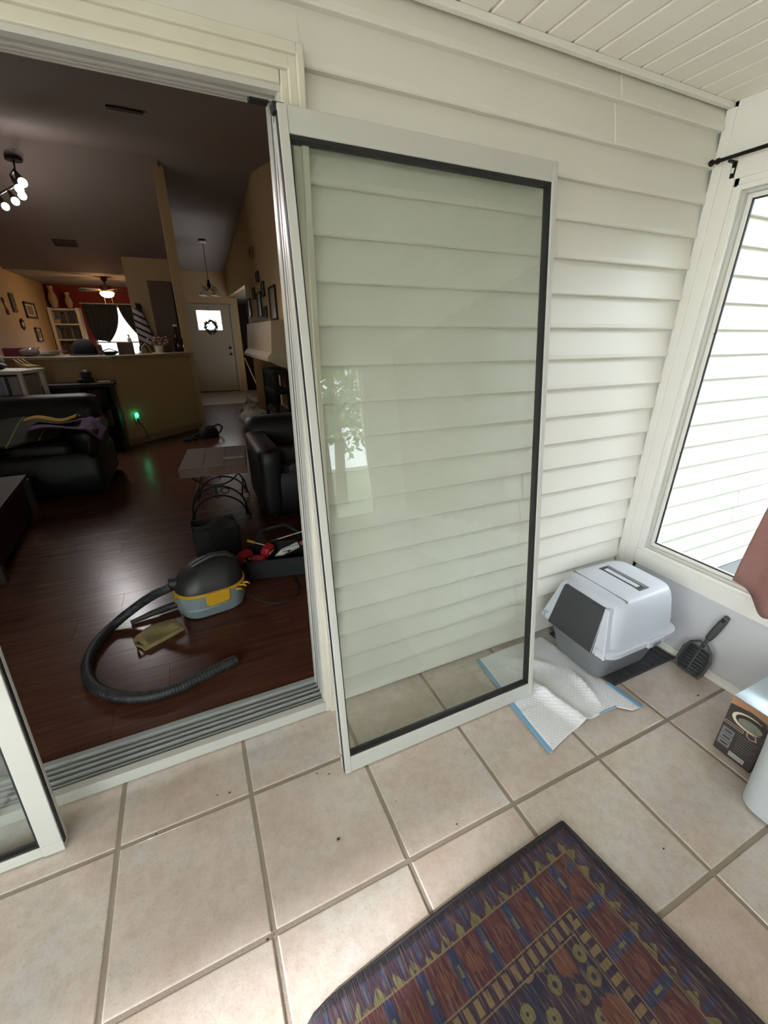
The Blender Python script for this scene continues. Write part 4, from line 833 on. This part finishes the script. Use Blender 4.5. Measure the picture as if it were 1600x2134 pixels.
# black recliner on the right
rc = thing('recliner', 'black leather armchair just inside the door on the right', 'armchair', (.62, 2.3, ZI))
RM = T(.66, 2.42, ZI)
MB().rr([(.06, 0, 0, .44, .42, .05), (.08, 0, 0, .45, .43, .06), (.36, 0, 0, .45, .43, .06), (.40, 0, 0, .43, .41, .08)], 5, RM).build('base', M_LEATHER, rc, smooth=50)
MB().rr([(.38, 0, -.06, .28, .34, .08), (.46, 0, -.06, .30, .36, .1), (.50, 0, -.06, .26, .32, .1)], 5, RM).build('seat_cushion', M_LEATHER, rc, smooth=60)
for sx in (-1, 1): MB().rr([(.08, sx * .37, -.04, .085, .40, .06), (.50, sx * .37, -.04, .09, .41, .07), (.58, sx * .37, -.04, .10, .42, .08), (.615, sx * .37, -.04, .07, .38, .06)], 5, RM).build('armrest', M_LEATHER, rc, smooth=60)
MB().rr([(.36, 0, 0, .40, .10, .08), (.55, 0, .0, .43, .13, .1), (.62, 0, 0, .45, .13, .1), (.71, 0, 0, .42, .10, .09), (.735, 0, 0, .36, .06, .06)], 5, RM @ T(0, .36, 0) @ Matrix.Shear('XY', 4, (0, .12))).build('backrest', M_LEATHER, rc, smooth=60)
for sx in (-.36, .36):
    for sy in (-.34, .34): MB().cyl((sx, sy, .002), (sx, sy, .07), .022, .03, 10, RM).build('foot', M_DARKWOOD, rc)
# hand-held vacuum on floor
hv = thing('canister_vacuum', 'black canister vacuum with looped handle on floor by half wall', 'vacuum', (-.05, 5.6, ZI)); HV = T(-.03, 5.58, ZI) @ RZ(25)
MB().rr([(.002, 0, 0, .15, .085, .06), (.05, 0, 0, .16, .09, .07), (.13, 0, 0, .13, .08, .07), (.17, .0, 0, .07, .05, .04)], 5, HV).build('body', M_BLACK, hv, smooth=50); MB().tube([(.08, 0, .15), (.19, 0, .17), (.245, 0, .12), (.20, 0, .05), (.14, 0, .03)], .014, 8, HV).build('handle', M_BLACK, hv, smooth=180); MB().rr([(.002, -.30, -.02, .10, .045, .03), (.035, -.30, -.02, .10, .045, .03), (.05, -.30, -.02, .06, .03, .02)], 4, HV).build('floor_head', M_BLACK, hv, smooth=50); MB().tube([(-.12, 0, .08), (-.20, -.01, .06), (-.27, -.02, .04)], .02, 8, HV).build('neck', M_BLACK, hv, smooth=180); MB().blob((-.06, -.07, .11), (.025, .012, .02), 8, 6, M=HV).build('lens', M_PAPER, hv, smooth=180)
# plastic bags
M_BAG = mat('thin_plastic_bag', (146, 146, 128), .3, vary=.2, scale=10)
for k, (x, y, z, r, lab) in enumerate(((.80, 6.75, .21, (.20, .17, .17), 'crinkled pale plastic bag on the floor, farther of two beside mantel'), (.74, 6.1, .19, (.24, .18, .15), 'crinkled greenish plastic bag on floor behind the armchair'))):
    t = thing('plastic_bag', lab, 'bag', (x, y, ZI), group='plastic bags on the floor'); rnd_ = random.getstate(); random.seed(k + 3); MB().blob((x, y, z), r, 16, 10, .28).build('body', M_BAG, t, smooth=30)
    MB().tube([(x - .1, y - .05, z + r[2] * .7), (x - .05, y - .08, z + r[2] + .09), (x + .02, y - .05, z + r[2] * .8)], .012, 6).build('handle_loop', M_BAG, t, smooth=180)
# fireplace tool stand / iron wine rack under the mantel end
fs = thing('iron_stand', 'dark carved iron fireplace stand below the mantel shelf', 'fireplace stand', (.98, 5.2, ZI))
for (x, y) in ((.90, 4.75), (.90, 5.55), (1.08, 4.75), (1.08, 5.55)): MB().box((x - .025, y - .025, ZI), (x + .025, y + .025, 1.02)).build('post', M_IRON, fs)
for z in (.42, .72, .98): MB().box((.885, 4.73, z), (1.095, 5.57, z + .05)).build('rail', M_IRON, fs)
for k in range(7): MB().prism([(4.82 + k * .105, .99), (4.90 + k * .105, .99), (4.88 + k * .105, .62 + .05 * (k % 2)), (4.86 + k * .105, .52), (4.84 + k * .105, .62)], .90, .92, 'x').build('carved_panel', M_IRON, fs)
# broom leaning in side hall
bm_ = thing('broom', 'broom with pale wooden handle leaning in the dark side opening', 'broom', (1.24, 8.6, ZI)); MB().cyl((1.30, 8.62, .2), (1.10, 9.2, 1.0), .012, seg=8).build('handle', mat('pale_broom_wood', (178, 150, 112), .6), bm_); MB().prism([(1.18, ZI), (1.42, ZI), (1.36, .26), (1.26, .26)], 8.56, 8.64, 'y').build('bristles', mat('brown_bristles', (96, 66, 44), .95), bm_)

# dark sofa on the left with blankets -----------------------------------------------------------------
sf = thing('sofa', 'black leather sofa heaped with throws in the dim living room', 'sofa', (-1.85, 3.75, ZI)); SM = T(-1.83, 3.80, ZI)
MB().rr([(.05, 0, 0, .74, .46, .06), (.08, 0, 0, .76, .48, .08), (.36, 0, 0, .76, .48, .08), (.42, 0, 0, .72, .44, .08)], 5, SM).build('base', M_LEATHER, sf, smooth=50)
MB().rr([(.40, .66, -.04, .085, .40, .07), (.52, .66, -.04, .10, .43, .08), (.60, .66, -.04, .11, .44, .09), (.64, .66, -.04, .07, .40, .06)], 5, SM).build('armrest', M_LEATHER, sf, smooth=60); MB().rr([(.40, -.66, -.04, .085, .40, .07), (.60, -.66, -.04, .11, .44, .09), (.64, -.66, -.04, .07, .40, .06)], 5, SM).build('armrest', M_LEATHER, sf, smooth=60)
MB().rr([(.38, 0, .36, .70, .10, .08), (.70, 0, .40, .72, .13, .1), (.84, 0, .42, .70, .11, .09), (.87, 0, .42, .62, .06, .06)], 5, SM).build('backrest', M_LEATHER, sf, smooth=60)
for k in (-.29, .29): MB().rr([(.41, k, -.06, .26, .34, .08), (.49, k, -.06, .28, .36, .1), (.53, k, -.06, .24, .32, .1)], 5, SM).build('seat_cushion', M_LEATHER, sf, smooth=60)
def throw(nm, lab, x0, x1, y0, y1, zf, m, n=24):
    return tag(MB().grid(lambda u, v: (x0 + (x1 - x0) * u, y0 + (y1 - y0) * v, zf(u, v)), n, n).build(nm, m, smooth=180, solid=.012), lab, 'blanket', 'throws heaped on the sofa')
throw('throw_blanket', 'dark green plaid throw with thin yellow stripes on the sofa', -2.45, -1.35, 3.34, 4.02, lambda u, v: .60 + .03 * math.sin(8 * u + 3 * v) + .10 * v, (lambda q: (q.set(color=q.mix(q.math('LESS_THAN', q.math('FRACT', q.math('MULTIPLY', q.n('ShaderNodeSeparateXYZ', Vector=q.coords((1, 1, 1))).outputs[0], 4.0)), .04), srgb(26, 32, 22), srgb(122, 122, 34)), rough=.95), q.m)[1])(NT('plaid_throw')))
throw('throw_blanket', 'yellow cloth strip lying over the purple throw', -1.62, -1.22, 3.52, 3.74, lambda u, v: .755 + .02 * math.sin(7 * u) + .015 * math.sin(5 * v), mat('yellow_cloth', (170, 132, 34), .9))
throw('throw_blanket', 'purple throw draped over the sofa arm', -1.55, -1.02, 3.32, 3.76, lambda u, v: .705 + .02 * math.sin(6 * u + v * 3) - .14 * max(0, u - .8) / .2, mat('purple_cloth', (74, 48, 84), .9))
# low coffee table at far left
cf = thing('coffee_table', 'dark low box-sided coffee table cropped at the left edge', 'table', (-1.75, 2.3, ZI)); CM = T(-1.83, 2.30, ZI) @ RZ(4)
MB().box((-.33, -.60, .35), (.33, .60, .385), CM).build('table_top', M_DARKWOOD, cf, bevel=.004)
for sx in (-1, 1):
    for sy in (-1, 1): MB().box((sx * .31 - .03, sy * .57 - .03, .001), (sx * .31 + .03, sy * .57 + .03, .35), CM).build('leg', M_DARKWOOD, cf)
MB().box((-.30, -.56, .06), (.30, .56, .34), CM).build('drawer_box', M_DARKWOOD, cf)
# dark bookcase under the bar
bk = thing('low_bookcase', 'dark wooden bookcase below the bar counter behind the sofa', 'bookcase', (-1.46, 5.3, ZI))
MB().box((-1.86, 5.18, .88), (-1.06, 5.48, .92)).build('top_board', M_DARKWOOD, bk, bevel=.004)
for x in (-1.84, -1.46, -1.10): MB().box((x - .015, 5.20, ZI), (x + .015, 5.47, .88)).build('upright', M_DARKWOOD, bk)
for z in (.10, .36, .62): MB().box((-1.84, 5.20, z), (-1.10, 5.47, z + .02)).build('shelf', M_DARKWOOD, bk)
MB().box((-1.84, 5.462, ZI), (-1.10, 5.475, .88)).build('back_panel', M_DARKWOOD, bk)
rnd = random.Random(4); proto = None
BC = [(70, 60, 52), (44, 48, 58), (92, 72, 60), (60, 40, 40), (120, 112, 100), (54, 60, 50)]
def books(x0, x1, y, z, hmax, dep, lab, grp, wmin=.018, wmax=.035):
    x = x0
    while x < x1 - wmax:
        w = rnd.uniform(wmin, wmax); h = hmax * rnd.uniform(.75, 1); c = rnd.choice(BC)
        tag(MB().box((x, y, z + .001), (x + w - .002, y + dep, z + h)).build('book', mat('book_cover_%d_%d_%d' % c, c, .6)), lab, 'book', grp); x += w
books(-1.44, -1.13, 5.22, .64, .21, .16, 'dark book standing on the upper shelf of the low bookcase', 'books in the low bookcase', .03, .05)
books(-1.44, -1.13, 5.22, .38, .21, .16, 'dark book standing on the middle shelf of the low bookcase', 'books on the lower bookcase shelf', .03, .05)
lamp_like = thing('dark_figurine', 'dark lumpy figurine standing on the low bookcase', 'figurine', (-1.35, 5.3, .92)); MB().lathe([(0, 0), (.07, 0), (.075, .04), (.05, .07), (.06, .12), (.035, .15), (0, .16)], (-1.35, 5.32, .921), 12).build('body', M_BLACK, lamp_like, smooth=60); MB().blob((-1.42, 5.30, .95), (.04, .03, .03), 8, 6).build('side_lump', M_BLACK, lamp_like, smooth=180)
tag(MB().box((-1.24, 5.24, .921), (-1.10, 5.40, .935)).build('tray', mat('dull_gold_tray', (132, 108, 66), .5), bevel=.003), 'small dull gold tray at the end of the low bookcase top', 'tray')
# white cart with plastic drawers
kc = thing('drawer_cart', 'white topped cart with grey plastic drawers beside the bar', 'cart', (-1.95, 4.65, ZI)); KM = T(-1.98, 4.62, ZI) @ RZ(-12)
MB().box((-.34, -.24, 1.07), (.30, .24, 1.105), KM).build('cart_top', M_PAPER, kc, bevel=.004)
for sx, sy in ((-.31, -.21), (.27, -.21), (-.31, .21), (.27, .21)): MB().box((sx - .018, sy - .018, .001), (sx + .018, sy + .018, 1.07), KM).build('leg', M_PAPER, kc)
for k in range(3):
    dw = MB().box((-.27, -.225, .80 - k * .30), (.12, .2, 1.05 - k * .30), KM).build('drawer', mat('grey_clear_drawer', (128, 130, 140), .25, vary=.2), kc, bevel=.01); MB().box((-.22, -.245, .99 - k * .30), (.07, -.224, 1.02 - k * .30), KM).build('drawer_pull', M_PAPER, dw, bevel=.003)
MB().box((.15, -.22, .62), (.24, .2, 1.05), KM).build('side_towel', mat('grey_towel', (150, 140, 140), .95, bump=.5), kc, bevel=.01)
hb = thing('cloth_bundle', 'pale cloth bundle on the white cart top', 'cloth', (-2.1, 4.6, 1.145)); MB().blob((-2.08, 4.64, 1.24), (.15, .11, .09), 14, 9, .2).build('cloth', mat('pale_bundle', (150, 138, 130), .9), hb, smooth=60); MB().blob((-1.98, 4.56, 1.185), (.09, .06, .035), 12, 7, .2).build('dark_wrap', M_BLACK, hb, smooth=60)
bn2 = thing('banana_bunch', 'bunch of yellow bananas at the corner of the white cart', 'bananas', (-1.80, 4.7, 1.145))
for k in range(3): MB().tube([(-1.86 + .03 * k, 4.66 + .03 * k, 1.25), (-1.82 + .03 * k, 4.67 + .03 * k, 1.19), (-1.76 + .02 * k, 4.68 + .03 * k, 1.165), (-1.68 + .01 * k, 4.69 + .03 * k, 1.17)], lambda s: .006 + .013 * math.sin(PI * s), 8).build('banana', mat('banana_skin', (168, 132, 52), .5), bn2, smooth=180)

# bar-top clutter -------------------------------------------------------------------------------------
ZB = 1.2345
def on_bar(name, lab, cat, x, y, group=None): return thing(name, lab, cat, (x, y, ZB), group=group)
t = on_bar('dark_hat', 'round black cap lying on the bar in front of the window', 'hat', -1.36, 5.95); MB().lathe([(.135, 0), (.14, .03), (.135, .10), (.11, .16), (.06, .195), (0, .205)], (-1.38, 5.87, ZB), 18).build('crown', M_BLKF, t, smooth=180); MB().lathe([(0, .001), (.16, .001), (.165, .01), (.13, .016), (0, .02)], (-1.40, 5.84, ZB), 18).build('brim', M_BLKF, t, smooth=60)
t = on_bar('brown_package', 'brown packet standing behind the black cap on the bar', 'packet', -1.24, 5.86); MB().box((-1.235, 5.80, ZB), (-1.175, 5.87, ZB + .12)).build('packet_body', mat('reddish_packet', (96, 60, 48), .6), t, bevel=.01); MB().box((-1.235, 5.805, ZB + .12), (-1.175, 5.865, ZB + .13)).build('packet_flap', M_MIDWOOD, t)
t = on_bar('green_dish', 'low dark green bowl on the bar beside a wooden box', 'bowl', -1.08, 5.7); MB().lathe([(0, .003), (.05, .0), (.11, .03), (.125, .045), (.115, .045), (.05, .012), (0, .012)], (-1.08, 5.68, ZB), 18).build('bowl', mat('dark_green_glaze', (46, 62, 46), .4), t, smooth=60); MB().tube([(-1.17, 5.68, ZB + .045), (-1.08, 5.68, ZB + .08), (-.99, 5.68, ZB + .045)], .008, 6).build('bowl_handle', M_WREATH, t, smooth=180)
t = on_bar('wooden_box', 'upright reddish wooden box on the bar before the bright window', 'box', -.90, 5.85); MB().box((-.99, 5.80, ZB), (-.80, 5.92, ZB + .155)).build('box_body', mat('reddish_wood', (84, 52, 38), .5), t, bevel=.004)
for k in range(2): MB().box((-.985 + k * .095, 5.796, ZB + .008), (-.898 + k * .095, 5.80, ZB + .147)).build('panel', mat('dark_print_face', (66, 42, 34), .5), t)
t = on_bar('tin_can', 'small pale can standing on the wooden box', 'can', -.83, 5.86); t.location.z = ZB + .156; WM[t.name] = T(-.83, 5.86, ZB + .156); MB().lathe([(0, 0), (.026, 0), (.026, .05), (.012, .06), (.012, .085), (0, .085)], (-.83, 5.86, ZB + .1565), 12).build('can_body', M_PAPER, t, smooth=50); MB().lathe([(0, 0), (.016, 0), (.016, .015), (0, .015)], (-.83, 5.86, ZB + .2415), 10).build('can_cap', M_ALU, t)
t = on_bar('napkin_ring_stand', 'arched black and silver napkin holder on the bar', 'holder', -.70, 6.12)
for dx, m in ((0, M_BLACK), (.03, M_ALU)): MB().tube([(-.75 + dx, 6.08 + dx, ZB + .003), (-.74 + dx, 6.09 + dx, ZB + .09), (-.70 + dx, 6.12 + dx, ZB + .13), (-.66 + dx, 6.15 + dx, ZB + .09), (-.64 + dx, 6.16 + dx, ZB + .003)], .009, 7).build('arch', m, t, smooth=180)
MB().box((-.77, 6.06, ZB), (-.60, 6.19, ZB + .006)).build('holder_base', M_BLACK, t)
t = on_bar('flower_pot', 'small white pot with dried pale flowers on the bar', 'plant', -.50, 6.30); MB().lathe([(0, 0), (.05, 0), (.062, .09), (.066, .10), (.056, .10), (.05, .02), (0, .02)], (-.50, 6.30, ZB), 14).build('pot', M_PAPER, t, smooth=50); mb = MB(); rnd2 = random.Random(3)
for k in range(26):
    a = rnd2.random() * 2 * PI; e = rnd2.uniform(.05, .15); p1 = (-.50 + e * math.cos(a), 6.30 + e * math.sin(a) * .7, ZB + .12 + rnd2.random() * .10); mb.cyl((-.5, 6.3, ZB + .07), p1, .002, .003, 4); mb.blob(p1, (.018, .018, .014), 6, 5, .4)
mb.build('dried_flowers', mat('dusty_pink_flower', (150, 122, 112), .9, vary=.3), t)
t = on_bar('glass_bottle', 'large dark amber wine bottle beside the wall end', 'bottle', -.215, 6.62); MB().lathe([(0, 0), (.075, 0), (.08, .02), (.08, .17), (.06, .23), (.026, .30), (.022, .37), (.028, .372), (.028, .395), (0, .395)], (-.225, 6.62, ZB), 18).build('bottle_body', mat('amber_dark_glass', (34, 18, 14), .12), t, smooth=50); MB().lathe([(.029, .372), (.031, .372), (.031, .40), (0, .402)], (-.225, 6.62, ZB), 12).build('bottle_cap', M_ALU, t, smooth=50)
t = on_bar('baby_camera', 'small white round camera on the bar end', 'camera', -.13, 6.44); MB().lathe([(0, 0), (.03, 0), (.03, .03), (.014, .04), (.014, .05), (0, .05)], (-.125, 6.50, ZB), 12).build('stand', M_PAPER, t, smooth=50); MB().blob((-.125, 6.50, ZB + .082), (.038, .038, .038), 14, 10).build('head', M_PAPER, t, smooth=180); MB().lathe([(0, 0), (.026, 0), (.024, .012), (0, .014)], M=T(-.118, 6.468, ZB + .082) @ RX(90), seg=14).build('lens', M_BLACK, t, smooth=50)
t = on_bar('utensil_tray', 'dark tray of bottles and jars in front of the amber bottle', 'tray', -.32, 6.5); MB().box((-.45, 6.42, ZB), (-.32, 6.56, ZB + .03)).build('tray_body', M_DARKWOOD, t, bevel=.004)
for k, (dx, dy, r, h) in enumerate(((.03, .04, .022, .10), (.07, .10, .02, .12), (.10, .05, .018, .08))): MB().lathe([(0, .03), (r, .03), (r, .03 + h * .7), (r * .5, .03 + h * .85), (r * .5, .03 + h), (0, .03 + h)], (-.45 + dx, 6.42 + dy, ZB), 10).build('jar', mat('brown_jar_glass', (70, 50, 40), .2), t, smooth=50)
tag(MB().box((-2.22, 5.70, ZB), (-1.92, 5.88, ZB + .10)).build('magenta_box', mat('magenta_card', (104, 32, 62), .6), bevel=.006), 'dark magenta box at the left end of the bar', 'box')
M_ENV = mat('envelope_paper', (150, 142, 146), .6, vary=.1)
for k in range(6):
    x, y = -1.80 + .03 * k, 5.62 + .02 * (k % 3); M = T(x, y, ZB + .001 + .011 * k) @ RZ(-20 + 17 * k) @ RY(1.5 * (k % 2))
    t = tag(MB().box((-.10, -.06, 0), (.10, .06, .006), M).build('envelope', M_ENV), ['bottom envelope of the loose mail pile on the bar', 'second envelope from the bottom of the mail pile on the bar', 'third envelope from the bottom of the mail pile on the bar', 'third envelope from the top of the mail pile on the bar', 'second envelope from the top of the mail pile on the bar', 'topmost envelope of the loose mail pile on the bar'][k], 'envelope', 'mail pile on the bar')
t = on_bar('plastic_wrap', 'crumpled clear plastic bag at the left of the mail pile', 'bag', -1.95, 5.66); random.seed(9); MB().blob((-1.93, 5.60, ZB + .05), (.10, .05, .05), 14, 8, .4).build('film', mat('crumpled_film', (120, 108, 108), .2), t, smooth=30); MB().tube([(-1.86, 5.60, ZB + .05), (-1.83, 5.60, ZB + .10), (-1.81, 5.61, ZB + .11)], .008, 6).build('twist', M_ENV, t)
# striped garment on pantry wall
gm = thing('striped_shirt', 'black and white striped shirt hanging at the pillar wall corner', 'shirt', (-.72, 8.2, 1.4))
q = NT('striped_cloth'); sz = q.n('ShaderNodeSeparateXYZ', Vector=q.coords((1, 1, 1))); ln = q.math('ADD', sz.outputs[2], q.math('MULTIPLY', sz.outputs[0], .55)); q.set(color=q.mix(q.math('LESS_THAN', q.math('FRACT', q.math('MULTIPLY', ln, 9.0)), .35), srgb(196, 190, 198), srgb(40, 36, 48)), rough=.9)
MB().grid(lambda u, v: (-.87 + (.12 + .17 * (1 - v)) * u, 8.20 - .05 * math.sin(PI * u), 1.36 + .56 * v - .10 * (1 - v) * u), 14, 18).build('cloth', q.m, gm, smooth=180, solid=.03); MB().tube([(-.80, 8.29, 2.02), (-.80, 8.22, 2.0), (-.79, 8.20, 1.93)], .012, 7).build('hook', M_IRON, gm, smooth=180); MB().blob((-.76, 8.18, 1.95), (.05, .035, .06), 10, 7).build('hood', M_BLKF, gm, smooth=180)
# white bookcase, books, vases
wbk = thing('white_bookcase', 'tall white bookcase in the corner by the red wall', 'bookcase', (-2.45, 11.1, ZI)); bx0, bx1 = -2.68, -2.16
for x in (bx0, bx1): MB().box((x - .03, 10.98, ZI), (x + .03, 11.36, 2.04)).build('upright', M_PAPER, wbk)
for z in (.10, .42, .74, 1.06, 1.38, 1.70, 2.0): MB().box((bx0 + .03, 10.99, z - .015), (bx1 - .03, 11.36, z + .015)).build('shelf', M_PAPER, wbk)
MB().box((bx0, 11.35, ZI), (bx1, 11.37, 2.04)).build('back_panel', M_PAPER, wbk)
for z in (1.06, 1.38, 1.70): books(bx0 + .04 + (.14 if z == 1.70 else 0), bx1 - .03, 11.02, z + .015, .25, .2, 'dark book on the %s visible shelf of the white bookcase' % {1.06: 'lowest', 1.38: 'middle', 1.70: 'top'}[z], 'books on the %s white bookcase shelf' % {1.06: 'low', 1.38: 'middle', 1.70: 'top'}[z])
tag(MB().box((-2.64, 11.03, 1.716), (-2.52, 11.2, 1.80)).build('tan_box', mat('tan_card', (168, 148, 118), .7), bevel=.004), 'small tan box lying on the top bookcase shelf', 'box')
for (x, h, r, lab) in ((-2.58, .42, .09, 'tall pale vase on the white bookcase nearest the corner'), (-2.30, .30, .075, 'shorter pale vase on the window end of the white bookcase')):
    t = thing('pale_vase', lab, 'vase', (x, 11.16, 2.04), group='vases on the bookcase'); MB().lathe([(0, 0), (r * .6, 0), (r, h * .35), (r * .9, h * .55), (r * .45, h * .8), (r * .6, h), (r * .5, h), (r * .35, h * .8), (0, h * .7)], (x, 11.16, 2.041), 16).build('vase_body', mat('pale_stoneware', (176, 152, 128), .6), t, smooth=60); MB().lathe([(r * .58, h - .01), (r * .64, h), (r * .58, h + .008), (r * .5, h)], (x, 11.16, 2.041), 16).build('vase_rim', M_PAPER, t, smooth=60)
# framed pictures
def pic_left(y0, y1, z0, z1, lab, fr=M_DARKWOOD, art=(150, 132, 104), w=.035):
    t = thing('framed_picture', lab, 'picture', (XK, (y0 + y1) / 2, z0)); X = XK + .004
    for a, b in (((y0, z0), (y1, z0 + w)), ((y0, z1 - w), (y1, z1)), ((y0, z0), (y0 + w, z1)), ((y1 - w, z0), (y1, z1))): MB().box((X, a[0], a[1]), (X + .025, b[0], b[1])).build('frame_bar', fr, t)
    MB().box((X, y0 + w, z0 + w), (X + .008, y1 - w, z1 - w)).build('mat_board', mat('mat_board', (186, 172, 146), .7), t); d_ = .22; MB().box((X + .008, y0 + (y1 - y0) * d_, z0 + (z1 - z0) * d_), (X + .010, y1 - (y1 - y0) * d_, z1 - (z1 - z0) * d_)).build('artwork', mat('artwork_%d' % art[0], art, .7, vary=.6, scale=25), t)
pic_left(9.35, 10.05, 1.78, 2.06, 'dark framed picture, largest on the left wall by the bookcase', art=(110, 96, 74)); pic_left(9.62, 9.98, 1.36, 1.62, 'small dark framed picture low on the left wall', art=(90, 84, 70), w=.025)
t = thing('wall_plaque', 'narrow brown carved plaque high on the left wall', 'plaque', (XK, 8.75, 1.86)); MB().box((XK + .003, 8.64, 1.85), (XK + .025, 8.86, 2.15)).build('board', M_DARKWOOD, t, bevel=.004)
for k in range(3): MB().blob((XK + .026, 8.75, 1.91 + k * .09), (.01, .06, .03), 8, 6).build('carving', M_MIDWOOD, t, smooth=180)
t = thing('sunburst_mirror', 'small dark starburst wall ornament between the framed pictures', 'ornament', (XK, 8.92, 1.65)); MB().lathe([(0, 0), (.06, 0), (.055, .015), (0, .02)], M=T(XK + .004, 8.92, 1.66) @ RY(90), seg=14).build('disc', M_ALU, t, smooth=50)
for k in range(10): a = 2 * PI * k / 10; MB().cyl((XK + .014, 8.92 + .05 * math.cos(a), 1.66 + .05 * math.sin(a)), (XK + .014, 8.92 + .15 * math.cos(a), 1.66 + .10 * math.sin(a)), .016, .006, 6).build('ray', M_IRON, t)
t = thing('wall_flower', 'reddish metal flower ornament at the far left of the wall', 'ornament', (XK, 8.3, 1.82)); MB().blob((XK + .02, 8.32, 1.84), (.015, .06, .05), 10, 7).build('bloom', mat('dull_red_metal', (110, 48, 40), .5), t, smooth=180); MB().tube([(XK + .012, 8.32, 1.84), (XK + .012, 8.26, 1.94), (XK + .012, 8.22, 2.02)], .008, 6).build('stem', M_IRON, t, smooth=180)
for k in range(3): a = .6 + k * .6; MB().tube([(XK + .012, 8.24, 1.97), (XK + .012, 8.24 + .08 * math.cos(a), 1.97 + .08 * math.sin(a))], .012, 6).build('petal', mat('dull_red_metal', (110, 48, 40), .5), t, smooth=180)
def pic_right(y0, y1, z0, z1, lab, art=(120, 112, 96), fr=M_DARKWOOD):
    t = thing('framed_photo', lab, 'picture', (XW, (y0 + y1) / 2, z0), group='framed photos over the mantel'); X = XW - .004; w = .022
    for a, b in (((y0, z0), (y1, z0 + w)), ((y0, z1 - w), (y1, z1)), ((y0, z0), (y0 + w, z1)), ((y1 - w, z0), (y1, z1))): MB().box((X - .022, a[0], a[1]), (X, b[0], b[1])).build('frame_bar', fr, t)
    MB().box((X - .008, y0 + w, z0 + w), (X, y1 - w, z1 - w)).build('photo', mat('photo_%d' % art[0], art, .4, vary=.5, scale=18), t)
pic_right(6.50, 6.72, 2.28, 2.43, 'small framed photo, uppermost of those over the mantel', (104, 84, 66)); pic_right(6.12, 6.33, 2.04, 2.25, 'framed photo just below the uppermost one', (112, 92, 72)); pic_right(7.02, 7.25, 2.06, 2.24, 'small framed photo left of the tall pair', (98, 76, 60)); pic_right(7.66, 8.04, 1.80, 2.11, 'framed photo farthest along the wall by the dark opening', (118, 110, 98)); pic_right(6.48, 6.88, 1.76, 2.14, 'tall framed photo in the middle of the cluster', (134, 126, 112)); pic_right(5.30, 5.76, 1.69, 2.13, 'large framed print nearest the door over the mantel', (128, 120, 104)); pic_right(6.08, 6.30, 1.74, 1.90, 'tiny framed photo lowest of the cluster', (84, 72, 64))
t = thing('door_chime', 'small brown door chime box high on the right wall', 'chime', (XW, 6.87, 2.68)); MB().box((XW - .045, 6.80, 2.66), (XW - .001, 6.94, 2.82)).build('case', mat('tan_chime', (150, 112, 74), .6), t, bevel=.006); MB().box((XW - .05, 6.83, 2.70), (XW - .045, 6.91, 2.78)).build('grille', M_DARKWOOD, t)
t = thing('wall_cross', 'slim dark cross ornament on the wall beside the front door', 'ornament', (.06, YE, 2.0)); MB().box((.045, YE - .02, 1.95), (.065, YE - .003, 2.25)).build('upright', M_IRON, t); MB().box((.0, YE - .02, 2.12), (.11, YE - .003, 2.14)).build('crossbar', M_IRON, t)
